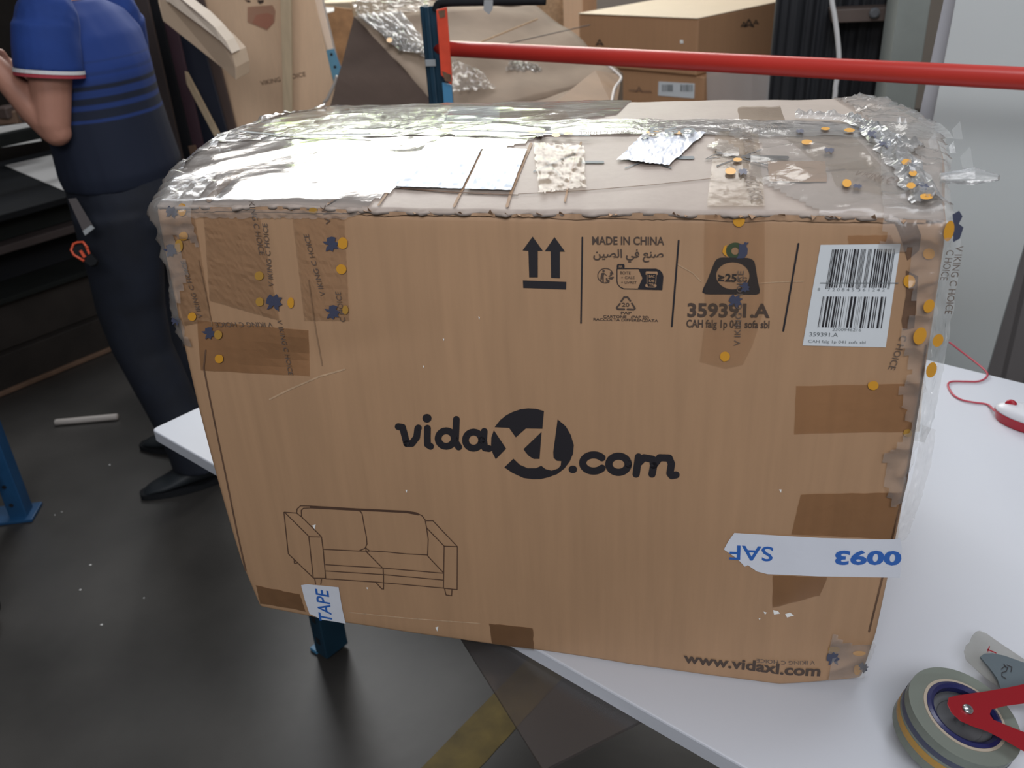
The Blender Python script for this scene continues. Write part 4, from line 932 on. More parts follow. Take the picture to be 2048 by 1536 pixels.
# tall white panel standing on the far edge of the table, grey corrugated sheet beyond
pa, pb = on_z(1846, 720, HT), on_z(1975, 752, HT)
pn = Vector(((pb - pa).y, -(pb - pa).x, 0)).normalized()
if pn.dot(CAM - pa) < 0: pn = -pn
def ext(a, b, z): d = b - a; return a + d * ((z - a.z) / d.z)
def upright(px, back, t, m, name, label, cat, top=2.3):
    """px: left edge (low, high) and right edge (low, high) photo pixels on an upright plane behind the table"""
    o_ = pa - pn * back; q = [on_plane(x, y, o_, pn) for x, y in px]
    return link(name, slab([ext(q[1], q[0], .001), ext(q[3], q[2], .001), ext(q[2], q[3], top), ext(q[0], q[1], top)], t, .0015, -pn), m, label=label, cat=cat)
upright(((1857, 284), (1911, 0), (1975, 739), (2047, 494)), .32, .014, 'panel', 'white_board', 'tall smooth white board standing behind the far edge of the table', 'panel')
upright(((1829, 273), (1887, 0), (1862, 273), (1915, 0)), .36, .018, 'panel_edge', 'grey_board', 'narrow grey board upright between the concrete column and the white board', 'board')
c0 = on_y(1960, 760, 1.9); V = []; Fc = []
n = 70
for i in range(n + 1):
    s = i / n * 1.7; wv_ = .018 * (1 if (i // 3) % 2 else -1)
    for z in (0.0, 2.4): V.append(Vector((c0.x + s, 1.9 + wv_ - s * .25, z)))
for i in range(n): Fc.append((2 * i, 2 * i + 2, 2 * i + 3, 2 * i + 1))
cs = link('corrugated_sheet', fromdata('cs', V, Fc), 'corr', label='grey corrugated upright sheet beyond the right end of the table', cat='sheet')
sm = cs.modifiers.new('s', 'SOLIDIFY'); sm.thickness = .003

# ================================================================ BLUE POST WITH RED RAIL
pc = on_d(875, 120, 2.5); rail0 = on_d(893, 97, 2.46); rail1 = on_d(2060, 158, 1.63)
rd = (rail1 - rail0); rd.normalize(); rp = Vector((-rd.y, rd.x, 0)).normalized()
ang = math.atan2(rd.y, rd.x)
fr = thing('rail_frame', Vector((pc.x, pc.y, 0)), 'blue upright post with a round red rail running behind the table', 'rail')
zt = on_y(868, 10, pc.y).z
# folded steel upright: two flanges and a web
def prof_post(c, w, d, z0, z1, rz, t=.004):
    ms_ = [box((0, -d / 2 + t / 2, (z0 + z1) / 2), (w, t, z1 - z0), .001), box((-w / 2 + t / 2, 0, (z0 + z1) / 2), (t, d, z1 - z0), .001), box((w / 2 - t / 2, 0, (z0 + z1) / 2), (t, d, z1 - z0), .001), box((-w * .10, -d / 2 - .004, (z0 + z1) / 2), (w * .28, .010, z1 - z0), .003)]
    me = join(*ms_); me.transform(Matrix.Translation((c.x, c.y, 0)) @ Matrix.Rotation(rz, 4, 'Z')); return me
link('post', prof_post(pc, .056, .05, 0, zt, ang * .2), 'teal', fr, 'dark blue folded steel upright')
link('foot', box((pc.x, pc.y, .004), (.12, .12, .008), .001, ang), 'teal', fr)
tpq = on_y(861, 126, pc.y - .034)
link('tape_band', box(tuple(tpq), (.030, .004, .018), .0015), 'grey_tape', fr, 'pale tape band')
bk = [on_plane(x, y, rail0 - rp * 0.0 - Vector((0, .035, 0)), Vector((0, -1, 0))) for x, y in ((872, 20), (893, 14), (904, 160), (902, 170), (882, 150))]
link('bracket', slab(bk, .006, .001, Vector((0, 1, 0))), 'red_bright', fr, 'orange red bracket with bare worn ends')
for pp in (((876, 22), (890, 20), (890, 34), (880, 36)), ((884, 142), (902, 150), (903, 164), (890, 162))):
    link('worn_patch', slab([on_plane(x, y, rail0 - Vector((0, .0365, 0)), Vector((0, -1, 0))) for x, y in pp], .001, 0, Vector((0, 1, 0))), 'kraft_dark', fr)
lb = [on_plane(x, y, rail0 - Vector((0, .030, 0)), Vector((0, -1, 0))) for x, y in ((884, 165), (903, 170), (906, 215), (888, 215))]
lb[2] = ext(lb[1], lb[2], .3); lb[3] = ext(lb[0], lb[3], .3)
link('side_plate', slab(lb, .006, .001, Vector((0, 1, 0))), 'blue_light', fr, 'lighter blue side plate')
link('rail', tube([rail0 - rd * .03, rail0, rail1, rail1 + rd * .9], .0205, 28), 'red', fr, 'round glossy red tube', smooth=True)
endp = rail1 + rd * .88
link('post', prof_post(Vector((endp.x, endp.y, 0)), .056, .05, 0, 1.42, ang * .2), 'teal', fr, 'dark blue folded steel upright')
bar = smooth_path([on_y(872, 22, pc.y - .02), on_y(876, 10, pc.y - .02), on_y(890, 5, pc.y - .02), on_y(960, 3, pc.y - .02), on_y(1091, 1, pc.y - .02)], 6)
link('bar', tube(bar, .0115, 12), 'black', fr, 'black bent bar on top of the post', smooth=True)
tg = [on_y(x, y, pc.y - .035) for x, y in ((968, 0), (986, 0), (985, 18), (978, 29), (967, 20))]
link('tape_tag', slab(tg, .002, 0, Vector((0, 1, 0))), 'grey_tape', fr, 'grey tape end')

# ================================================================ STACKED CARTONS, CURTAIN, CABLE
def carton2(A, B, h, depth, m, name, label, seam=True):
    A = Vector(A); B = Vector(B); e = (B - A); e.z = 0; w = e.length; e.normalize(); g = Vector((-e.y, e.x, 0)); dz = Vector((0, 0, h))
    t = thing(name, A + e * w / 2 + g * depth / 2 - dz, label, 'carton')
    bm = prism([A - dz, B - dz, B + g * depth - dz, A + g * depth - dz], [A, B, B + g * depth, A + g * depth]); bevel(bm, .006, 2)
    link('carton_body', bm_mesh(bm), m, t)
    return t, e, g, w
A, B = on_z(1157, 28, 1.20), on_z(1397, 38, 1.20); B.z = A.z
t1, e, g, w = carton2(A, B, .225, .95, 'kraft_warm', 'brown_carton', 'long brown carton with a pale sunlit lid on top of the stack behind the rail')
link('lid', slab([A + Vector((0, 0, .004)) - g * .004, B + Vector((0, 0, .004)) - g * .004, B + g * .95 + Vector((0, 0, .004)), A + g * .95 + Vector((0, 0, .004))], .004, .001, Vector((0, 0, -1))), 'sunlit_kraft', t1, 'pale lid')  # sunlit top of the carton, its light put into this paler colour
fp = lambda x, y, o=.002: on_plane(x, y, A - g * o, -g)
for pl_ in ([(1360, 80), (1366, 80), (1367, 87), (1360, 87)],):
    link('scuff', slab([fp(*p) for p in pl_], .001, 0, g), 'scuff', t1)
def stamp(face, cx, cy, s, t, m='ink_soft'):
    """cat-head sized dark ink blot with a loop over it"""
    ms_ = []
    v, f = ribbon2d([(cx - s, cy + s * .6), (cx - s * .5, cy - s * .1), (cx, cy - s), (cx + s * .5, cy - s * .1), (cx + s, cy + s * .6), (cx, cy + s * .2), (cx - s, cy + s * .6)], s * .35); ms_.append(fromdata('x', [face(x, y) for x, y in v], f))
    link('printed_mark', join(*ms_), m, t)
stamp(fp, 1199, 86, 7, t1)
rf = lambda x, y, o=.002: on_plane(x, y, B + e * o, e)
stamp(rf, 1498, 48, 9, t1); stamp(rf, 1488, 50, 6, t1); stamp(rf, 1512, 45, 5, t1)
A2_, B2_ = A - Vector((0, 0, .227)) + e * .06 + g * .01, B - Vector((0, 0, .227)) + e * .035 + g * .01
t2, e, g, w = carton2(A2_, B2_, .42, .93, 'kraft_warm', 'brown_carton', 'brown carton with a white bar code label under the pale lidded carton')
fp2 = lambda x, y, o=.002: on_plane(x, y, A2_ - g * o, -g)
lbq = [(1317, 163), (1389, 167), (1388, 197), (1316, 191)]
lb_ = link('label', slab([fp2(*p) for p in lbq], .001, 0, g), 'label', t2, 'white label with two bar codes')
for gx0, gx1 in ((1324, 1346), (1361, 1384)):
    V = []; Fc = []
    x = gx0
    while x < gx1:
        wd = random.choice([1, 1.5, 2.2]); k = len(V); V += [fp2(a, b, .003) for a, b in ((x, 169), (x + wd, 169), (x + wd, 183), (x, 183))]; Fc.append((k, k + 1, k + 2, k + 3)); x += wd + random.choice([1, 1.6])
    link('bar_code', fromdata('b', V, Fc), 'grey_ink', lb_)
stamp(fp2, 1278, 180, 6, t2, 'batten')
a_, b_ = fp2(1257, 183), fp2(1303, 186); link('printed_text', text_free('CARTON BOX'[:0] + 'vida   .com', a_, (b_ - a_).normalized(), Vector((0, 0, 1)), (b_ - a_).length, .012, .02), 'batten', t2)
t3, *_ = carton2(A2_ - Vector((0, 0, .422)) - e * .01, B2_ - Vector((0, 0, .422)) + e * .02, A2_.z - .422, .95, 'kraft_back', 'brown_carton', 'lowest brown carton of the stack, hidden behind the wrapped carton')
# grey film hanging beside the lower carton
fq = [on_y(x, y, 2.62) for x, y in ((1413, 142), (1540, 150), (1536, 206), (1414, 204))]
FK = (fq[0].z - .003) / (fq[0].z - fq[3].z) * .985
V = []; Fc = []
for i in range(17):
    for j in range(13):
        u, v = i / 16, j / 12; p = fq[0].lerp(fq[1], u).lerp(fq[3].lerp(fq[2], u), v * FK); V.append(p + Vector((0, .012 * nz(i * .5, j * .5, 1), 0)))
for i in range(16):
    for j in range(12): k = i * 13 + j; Fc.append((k, k + 13, k + 14, k + 1))
link('film_sheet', face_cam(fromdata('f', V, Fc)), 'film_bag', label='grey see-through film sheet hanging beside the labelled brown carton', cat='plastic film', smooth=True)
# black curtain
ca, cb_ = on_y(1543, 100, 2.75), on_y(1800, 100, 2.75); V = []; Fc = []
for i in range(81):
    x = ca.x + (cb_.x - ca.x + .05) * i / 80; y = 2.78 + .06 * noise.noise(Vector((i * .13, 3, 1))) + .03 * noise.noise(Vector((i * .31, 9, 1)))
    for z in (0, .6, 1.2, 1.9): V.append(Vector((x - (1.2 - z) * .02, y, z)))
for i in range(80):
    for j in range(3): k = i * 4 + j; Fc.append((k, k + 4, k + 5, k + 1))
cu = link('black_curtain', fromdata('c', V, Fc), 'black_cloth', label='black hanging plastic curtain between the carton stack and the grey column', cat='curtain', smooth=True)
cu.modifiers.new('s', 'SOLIDIFY').thickness = .004
rb = [on_y(x, y, 2.66) for x, y in ((1660, 20), (1780, 14), (1782, 42), (1664, 46))]
rs = thing('rusty_bracket', rb[0].lerp(rb[2], .5), 'dark rusty metal bracket with a bolt against the black curtain', 'bracket')
link('plate', slab(rb, .10, .003, Vector((0, 1, 0))), 'kraft_shade_rust', rs)
link('bolt', lathe(on_y(1749, 26, 2.655), [(0, -.006), (.018, -.006), (.018, .008), (.012, .014), (0, .014)], Vector((0, -1, 0)), 12), 'grey_disc', rs)
cp = [on_y(x, y, 2.25) for x, y in ((1664, -60), (1664, 0), (1669, 30), (1675, 75), (1678, 115), (1675, 150), (1671, 175), (1668, 206))]
dz = cp[-1] - cp[-2]
for _ in range(3): cp.append(cp[-1] + Vector((-.01, 0, -.28)))
cp[-1].z = .004
link('white_cable', tube(smooth_path(cp, 6), .0078, 10), 'cable_white', label='white cable hanging in front of the black curtain', cat='cable', smooth=True)

# ================================================================ FLATTENED CARDBOARD PILE BEHIND THE POST
def down(p, z=0.0): return Vector((p.x, p.y, z))
a, b, c = on_d(708, 33, 3.05), on_d(908, 250, 2.72), on_d(655, 235, 2.72)
d, ee, gg, hh = on_d(1065, 6, 3.45), on_d(1246, 150, 3.08), on_d(1170, 235, 2.78), on_d(860, 2, 3.40)
bun = thing('cardboard_bundle', down((a + ee) / 2), 'slumped pile of flattened grey brown cardboard wrapped in film behind the blue post', 'cardboard')
def sheet(pts, t=.006, amp=.006, n=18, seed=0.0):
    """bumpy sheet through a 4-corner patch with thickness"""
    V = []; Fc = []; P_ = [Vector(p) for p in pts]; nr = (P_[1] - P_[0]).cross(P_[3] - P_[0]).normalized()
    if nr.dot(CAM - P_[0]) < 0: nr = -nr
    for s in (0, 1):
        for i in range(n + 1):
            for j in range(n + 1):
                u, v = i / n, j / n; p = P_[0].lerp(P_[1], u).lerp(P_[3].lerp(P_[2], u), v); V.append(p + nr * (amp * nz(p.x * 6, p.y * 6, p.z * 6 + seed) - s * t))
    m = (n + 1) ** 2; I = lambda i, j: i * (n + 1) + j
    for i in range(n):
        for j in range(n): Fc += [(I(i, j), I(i + 1, j), I(i + 1, j + 1), I(i, j + 1)), (m + I(i, j), m + I(i, j + 1), m + I(i + 1, j + 1), m + I(i + 1, j))]
    for i in range(n): Fc += [(I(i, 0), m + I(i, 0), m + I(i + 1, 0), I(i + 1, 0)), (I(i, n), I(i + 1, n), m + I(i + 1, n), m + I(i, n)), (I(0, i), I(0, i + 1), m + I(0, i + 1), m + I(0, i)), (I(n, i), m + I(n, i), m + I(n, i + 1), I(n, i + 1))]
    return fromdata('sheet', V, Fc)
link('sheet', sheet([a, d, ee, b], .008, .02, 22, 1), 'kraft_grey', bun, 'sloping grey brown sheet', smooth=True)
link('sheet', sheet([b, ee, gg, b.lerp(gg, .3)], .008, .008, 14, 2), 'kraft_grey', bun, 'lower folded sheet', smooth=True)
link('sheet', sheet([a, b, b.lerp(c, .5), c], .008, .010, 14, 3), 'sheet_shade', bun, 'dark shaded sheet end')
link('sheet', sheet([hh, d, a.lerp(d, .8), a], .006, .006, 10, 4), 'kraft_grey', bun, smooth=True)
for p, q, m in ((c, b, 'kraft_shade_rust'), (b, gg, 'kraft_grey'), (gg, ee, 'kraft_grey')):
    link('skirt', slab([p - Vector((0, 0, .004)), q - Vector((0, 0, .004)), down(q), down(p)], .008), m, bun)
fd = [on_d(1160, 205, 2.74), on_d(1100, 215, 2.74), on_d(1180, 145, 2.90), on_d(1240, 152, 2.94), on_d(1232, 215, 2.72)]
link('flap', slab([on_d(1085, 225, 2.70), on_d(1190, 140, 2.93), on_d(1243, 150, 2.95), on_d(1232, 225, 2.70)], .006, .001), 'kraft_tape', bun, 'darker folded flap')
link('strap', tube(smooth_path([on_d(1212, 128, 2.9), on_d(1236, 148, 2.86), on_d(1242, 158, 2.84), on_d(1229, 178, 2.8), on_d(1222, 215, 2.72)], 5), .0045, 8), 'offwhite', bun, 'whitish strap', smooth=True)
link('fold_line', tube([on_d(935, 95, 3.0), on_d(1075, 38, 3.17)], .003, 6), 'kraft_fibre', bun)
link('fold_line', tube([on_d(905, 112, 2.95), on_d(1180, 50, 3.2)], .002, 6), 'kraft_shade_rust', bun)
def on_slope(x, y, o=.012):
    n_ = (d - a).cross(b - a).normalized(); n_ = n_ if n_.dot(CAM - a) > 0 else -n_
    return on_plane(x, y, a + n_ * (o + .012), n_)
def film_on(px, lab=None, m='film_side', seed=0.0, amp=.016):
    V = []; Fc = []; nu, nv = 34, 16
    for i in range(nu + 1):
        for j in range(nv + 1):
            u, v = i / nu, j / nv; x0, y0 = px[0][0] * (1 - u) + px[1][0] * u, px[0][1] * (1 - u) + px[1][1] * u; x1, y1 = px[3][0] * (1 - u) + px[2][0] * u, px[3][1] * (1 - u) + px[2][1] * u
            x, y = x0 * (1 - v) + x1 * v + nz(i * .7, j * .3, seed) * 5, y0 * (1 - v) + y1 * v + nz(i * .4, j * .8, seed + 3) * 5
            V.append(on_slope(x, y, .006 + amp * abs(nz(i * .35, j * .6, seed + 7)) + amp * .5 * abs(nz(i * .9, j * 1.4, seed + 9))))
    for i in range(nu):
        for j in range(nv): k = i * (nv + 1) + j; Fc.append((k, k + nv + 1, k + nv + 2, k + 1))
    link('film_wrap', face_cam(fromdata('f', V, Fc)), m, bun, lab, smooth=True)
film_on([(712, 28), (800, 22), (870, 108), (800, 100)], 'crinkled clear film on the sheet edge', 'film_milk', 1)
film_on([(760, 60), (860, 90), (868, 122), (785, 85)], None, 'film_side', 2)
film_on([(905, 118), (960, 140), (990, 175), (905, 182)], None, 'film_side', 4)
film_on([(700, 0), (860, 0), (850, 22), (715, 30)], None, 'film_side', 5, .01)
film_on([(1020, 118), (1075, 128), (1090, 146), (1010, 140)], None, 'film_side', 6, .01)
v, f = [], []
link('tape_dot', fromdata('d', [on_slope(779 + 6 * math.cos(t_), 80 + 5 * math.sin(t_), .028) for t_ in [2 * PI * i / 12 for i in range(12)]], [tuple(range(12))]), 'orange', bun)

# ================================================================ LEANING BOARDS ON THE LEFT
def lean(name, px, Y, tilt, t, m, label, cat):
    """board leaning back from the viewer; corners TL, TR, BR, BL are photo pixels, and it runs on down to the floor"""
    n_ = Vector((0, -math.cos(math.radians(tilt)), math.sin(math.radians(tilt)))); o_ = Vector((0, Y, 1.2))
    q = [on_plane(x, y, o_, n_) for x, y in px]
    q[0], q[1] = (ext(q[3], q[0], 1.85), ext(q[2], q[1], 1.85)) if px[0][1] < 0 else (q[0], q[1])  # tops carried up out of view to shade the left floor
    BL = ext(q[0], q[3], .002 + t * n_.z); BR = ext(q[1], q[2], .002 + t * n_.z)
    return link(name, slab([q[0], q[1], BR, BL], t, .001, -n_), m, label=label, cat=cat), q[0], n_
ob, p0_, n0_ = lean('cardboard_sheet', ((396, -20), (623, -20), (664, 164), (479, 277)), 2.5, 9, .012, 'kraft_back', 'wide kraft cardboard sheet with a faded orange hexagon leaning behind the pale batten', 'cardboard')
bp_ = lambda x, y, o=.002: on_plane(x, y, p0_ + n0_ * o, n0_)
def inset(nm, polys, m, par, fn, lab=None):
    V = []; Fc = []
    for pl_ in polys:
        k = len(V); V += [fn(x, y) for x, y in pl_]; Fc.append(tuple(range(k, k + len(pl_))))
    link(nm, fromdata('i', V, Fc), m, par, lab)
M['faded_orange'] = mat('faded_orange', (0.46, 0.20, 0.13), .6); M['faded_orange2'] = mat('faded_orange_light', (0.47, 0.26, 0.17), .6)
inset('printed_hexagon', [[(495, 14), (545, 10), (551, 22), (549, 44), (534, 61), (508, 50), (495, 44)]], 'faded_orange2', ob, bp_, 'faded orange hexagon')
inset('printed_hexagon', [[(512, 30), (535, 26), (546, 30), (547, 46), (534, 58), (505, 46)]], 'faded_orange', ob, lambda x, y: bp_(x, y, .003))
inset('printed_mark', [[(489, 0), (499, 0), (502, 4), (496, 5)], [(514, 0), (528, 0), (527, 5), (520, 8), (516, 5)]], 'ink_soft', ob, bp_)
a_, b_ = bp_(522, 171), bp_(612, 152); ex_ = (b_ - a_).normalized(); M['faint_ink'] = mat('faint_ink', (.20, .125, .085), .6)
link('printed_text', text_free('VIKING CHOICE', a_, ex_, n0_.cross(ex_), (b_ - a_).length, .016, .01), 'faint_ink', ob)
ob2, p2_, n2_ = lean('wood_batten', ((560, -20), (581, -20), (584, 240), (567, 246)), 2.36, 5, .012, 'wood', 'long pale wooden batten standing upright against the kraft sheet', 'batten')
lean('brown_board', ((372, -20), (402, -20), (480, 290), (458, 296)), 2.44, 8, .012, 'brown_board', 'narrow dark brown board edge beside the wide kraft sheet', 'board')
lean('navy_board', ((330, -20), (376, -20), (464, 300), (402, 300)), 2.4, 8, .012, 'navy_board', 'narrow blue black board between the plum and brown boards', 'board')
lean('plum_board', ((303, -20), (336, -20), (408, 300), (378, 300)), 2.36, 8, .012, 'purple', 'narrow plum coloured board leaning left of the blue black board', 'board')
lean('dark_board', ((285, -20), (309, -20), (384, 300), (350, 300)), 2.32, 8, .012, 'hole', 'very dark upright board beside the plum board', 'board')
lean('grey_brown_board', ((235, -20), (290, -20), (368, 330), (310, 330)), 2.28, 8, .012, 'dim_board', 'dim grey brown board right behind the person in the blue shirt', 'board')
lean('orange_wood_strip', ((376, 292), (388, 290), (396, 318), (384, 322)), 2.22, 8, .012, 'batten', 'short orange brown wood end low behind the film wrapped corner', 'wood')
kn_ = Vector((0, -math.cos(.26), math.sin(.26))); ko = Vector((0, 2.20, 1.2))
kq = [on_plane(x, y, ko, kn_) for x, y in ((369, 142), (374, 144), (456, 300), (445, 304), (373, 168))]
kd = [ext(kq[1], kq[2], .004), ext(kq[4], kq[3], .004)]
link('wooden_stick', slab([kq[0], kq[1], kd[0], kd[1], kq[4]], .009, .0008, -kn_), 'wood', label='thin pointed wooden stick leaning on the blue black board', cat='stick')
# curved cream foam profile jutting out over the boards
fo = [on_d(x, y, t_) for x, y, t_ in ((313, -30, 3.12), (317, 5, 3.1), (326, 42, 3.08), (390, 92, 3.0), (440, 132, 2.93), (472, 160, 2.88), (471, 135, 2.88), (464, 108, 2.89), (440, 82, 2.92), (405, 55, 2.97), (360, 22, 3.04), (330, 2, 3.09), (326, -30, 3.12))]
fm = thing('foam_profile', fo[2], 'curved cream foam strip jutting over the leaning boards', 'foam')
nn_ = -F
bm = prism(fo, [p + Vector((.01, .08, .01)) for p in fo]); bevel(bm, .001, 1); link('strip', bm_mesh(bm), 'foam', fm)
fo2 = [on_d(x, y, t_) for x, y, t_ in ((330, -30, 3.10), (332, 0, 3.08), (360, 21, 3.03), (405, 54, 2.96), (440, 81, 2.91), (464, 107, 2.88), (452, 82, 2.90), (430, 55, 2.93), (405, 30, 2.97), (380, 12, 3.0), (366, 0, 3.03), (350, -30, 3.06))]
bm = prism(fo2, [p + Vector((.005, .05, .005)) for p in fo2]); bevel(bm, .0008, 1); link('lip', bm_mesh(bm), 'foam_light', fm, 'paler top lip')
# slanted pale post with a blue punched end
sp_ = [(626, -10), (642, -10), (667, 98), (655, 101)]
ob3, p3_, n3_ = lean('slanted_post', sp_, 2.62, 6, .014, 'offwhite', 'slanted pale post with a blue punched lower sleeve beside the kraft sheet', 'post')
bl4 = [on_plane(x, y, p3_ + n3_ * .004, n3_) for x, y in ((650, 101), (668, 97), (683, 138), (668, 166))]
sl = link('sleeve', slab(bl4, .003, .001, -n3_), 'blue_light', ob3, 'bright blue punched sleeve')
for x, y in ((663, 109), (670, 134)): link('hole', lathe(on_plane(x, y, p3_ + n3_ * .0045, n3_), [(0, 0), (.006, 0), (.006, .001), (0, .001)], n3_, 12), 'hole', sl)
rq = [on_y(x, y, 2.30) for x, y in ((674, 152), (668, 170), (655, 198), (648, 225))]; rq += [Vector((rq[-1].x, 2.30 - (1 - z_) * .12, z_)) for z_ in (.7, .35, .008)]
link('white_rope', tube(smooth_path(rq, 4), .006, 8), 'offwhite', label='frayed pale rope between the kraft sheet and the dark cardboard', cat='rope', smooth=True)
# far goods glimpsed through the gap: chipboard, pale cartons, sheet
chb, _a, _b = lean('chipboard_sheet', ((640, 10), (702, 18), (708, 60), (672, 170)), 3.6, 6, .02, 'chip', 'orange chipboard sheet far behind the slanted post', 'board')
def far(name, px, dpt, deep, m, label, cat='carton'):
    pts = [on_d(*p, dpt) for p in px]; y_ = pts[0].y; pts = [on_y(*p, y_) for p in px]; 
    x0, x1 = min(p.x for p in pts), max(p.x for p in pts); zt_ = max(p.z for p in pts)
    link(name, box(((x0 + x1) / 2, y_ + deep / 2, zt_ / 2), (x1 - x0, deep, zt_), .006), m, label=label, cat=cat)
far('pale_carton', ((640, 6), (700, 8), (700, 120), (640, 120)), 5.0, .6, 'sunlit_kraft', 'pale carton far back in the hall behind the chipboard')
far('pale_carton', ((705, -12), (905, -12), (905, 60), (705, 60)), 6.0, .5, 'foam_light', 'wide pinkish pale carton far behind the film wrapped pile')
far('orange_carton', ((1128, -25), (1165, -25), (1165, 90), (1128, 90)), 4.6, .5, 'kraft_back', 'upright kraft carton just behind the pale lidded carton')
far('pale_carton', ((900, -18), (1128, -18), (1128, 120), (900, 120)), 5.0, .5, 'kraft_fibre', 'big beige carton behind the flattened pile and black bar')
far('brown_carton', ((1400, -90), (1560, -90), (1560, 110), (1400, 110)), 4.9, .5, 'kraft_warm', 'tall brown carton at the back beside the black curtain')
wp = on_d(648, 18, 4.2)
link('paper_patch', slab([on_d(641, 14, 4.2), on_d(668, 15, 4.2), on_d(668, 22, 4.15), on_d(646, 27, 4.15)], .004), 'paper', chb, 'small bright white patch')

# ================================================================ LEFT: WORK BENCH, STEEL LEG, CASTER
BO = Vector((-2.205, 1.729, 0)); BD = Vector((.4175, .9087, 0)).normalized(); BN = Vector((.909, -.417, 0)).normalized()
bench = thing('work_bench', BO - BN * .45, 'long dark work bench stacked with boards behind the person', 'bench')
def bb(s0, s1, d0, d1, z0, z1, m, name, lab=None, r=.004):
    q = [BO + BD * s0 - BN * d0, BO + BD * s1 - BN * d0, BO + BD * s1 - BN * d1, BO + BD * s0 - BN * d1]
    bm = prism([p + Vector((0, 0, z0)) for p in q], [p + Vector((0, 0, z1)) for p in q]); bevel(bm, r, 2); return link(name, bm_mesh(bm), m, bench, lab)
bb(-1.2, 2.2, .012, .95, .002, .16, 'dark_wood', 'board', 'thick dark board at the floor')
bb(-1.2, 2.2, .05, .95, .162, .36, 'dark_wood', 'board')
bb(-1.2, 2.2, .00, .95, .362, .385, 'darker', 'board')
bb(-1.2, 2.2, .20, .95, .387, .54, 'hole', 'board')
bb(-1.2, 2.2, .04, .95, .542, .575, 'dim_board', 'board')
bb(-1.2, 2.2, .10, .95, .577, .675, 'darker', 'board')
bb(-1.2, 2.2, .00, .95, .677, .705, 'black', 'bench_top', 'black bench top')
bb(-1.2, 2.2, -.006, .01, .0015, .022, 'batten', 'batten', 'thin brown batten along the floor')
for z in (.89,): bb(-1.0, 2.2, .30, .34, z, z + .05, 'darker', 'rail')
bb(-1.0, 2.2, .60, .63, 1.06, 1.11, 'dim_board', 'rail')
for s in (-.9, .25, 1.4): bb(s, s + .03, .30, .33, .706, 1.5, 'black', 'upright')
ps = [on_z(x, y, .7085) for x, y in ((10, 331), (107, 309), (165, 330), (135, 384))]
link('paper_sheet', slab(ps, .002, 0, Vector((0, 0, -1))), 'paper', label='pale triangular paper sheet lying on the dark bench beside the person', cat='paper')
wq = [BO + BD * s - BN * .72 + Vector((0, 0, z)) for s, z in ((-.8, .93), (1.9, .93), (1.9, 1.12), (-.8, 1.12))]
wq = [on_plane(x, y, BO - BN * .72, BN) for x, y in ((-60, 262), (60, 246), (84, 282), (-60, 305))]
link('white_sheet', slab([p for p in wq], .012, .001, -BN), 'scuff', label='bright white board seen through the bench rail under the raised elbow', cat='board')
jk = thing('scrap_bin', on_plane(20, 235, BO - BN * .8, BN), 'brown clutter of scraps behind the bench rail', 'scrap')
for i in range(5):
    c_ = on_plane(5 + i * 11, 225 + (i % 2) * 10, BO - BN * .78, BN); link('scrap', box(tuple(c_), (.09, .05, .05 + .01 * i), .006, .4 * i, 1), 'batten' if i % 2 else 'brown_board', jk)
wl = on_z(110, 845, .012); wr = on_z(236, 833, .012); dd_ = (wr - wl).normalized()
link('pale_stick', tube([wl, wl + dd_ * .004, wr - dd_ * .004, wr], [.009, .012, .012, .009], 12), 'offwhite', label='short pale rod lying on the dark floor beside the person', cat='rod', smooth=True)
for x, y in ((108, 1030), (122, 1024), (217, 930), (178, 1130), (158, 1180), (286, 1196), (200, 1250), (590, 960 + 200)):
    p = on_z(x, y, .0016); s_ = random.uniform(.004, .008)
    link('paper_crumb', slab([p, p + Vector((s_, 0, 0)), p + Vector((s_ * .8, s_ * .6, .001)), p + Vector((.001, s_ * .5, 0))], .0008, 0, Vector((0, 0, -1))), 'scuff', label='tiny white crumb on the dark floor', cat='crumb', group='white crumbs scattered on the floor')
lg = on_z(45, 1030, 0)
sl_ = thing('steel_trestle', lg, 'blue punched steel trestle leg standing on the floor at the dark bench', 'trestle')
link('leg', box((lg.x, lg.y, .34), (.055, .055, .68), .003, .35), 'blue', sl_)
link('foot', box((lg.x - .03, lg.y - .01, .006), (.16, .10, .010), .002, .35), 'blue', sl_)
for k in range(8): link('hole', lathe(Vector((lg.x + .004, lg.y - .0295, .06 + .07 * k)), [(0, 0), (.007, 0), (.007, .001), (0, .001)], Vector((.34, -.94, 0)), 10), 'hole', sl_)
link('top_beam', box((lg.x - .4, lg.y - .14, .70), (.9, .05, .04), .003, .35), 'blue', sl_)
l2 = Vector((lg.x - .8, lg.y - .29, 0)); link('leg', box((l2.x, l2.y, .34), (.055, .055, .68), .003, .35), 'blue', sl_)
cc = on_z(2, 1262, .0); cw = Vector((cc.x - .085, cc.y + .05, .076))
cst = thing('caster_cart', Vector((cw.x - .25, cw.y, 0)), 'black rubber caster of a low cart at the left border', 'cart')
link('wheel', lathe(cw, [(.0, -.016), (.05, -.018), (.068, -.018), (.075, -.010), (.075, .010), (.068, .018), (.05, .018), (.0, .016)], Vector((.35, .94, 0)), 36), 'black', cst, 'black rubber wheel', smooth=False)
link('fork', join(box((cw.x, cw.y - .024, .11), (.03, .005, .11), .001), box((cw.x, cw.y + .024, .11), (.03, .005, .11), .001), box((cw.x, cw.y, .166), (.05, .055, .006), .001)), 'darker', cst)
link('deck', box((cw.x - .60, cw.y + .1, .19), (.8, .5, .04), .004), 'dark_wood', cst)
w2 = cw + Vector((-.9, .1, 0)); link('wheel', lathe(w2, [(.0, -.016), (.068, -.018), (.075, 0), (.068, .018), (.0, .016)], Vector((.35, .94, 0)), 24), 'black', cst)

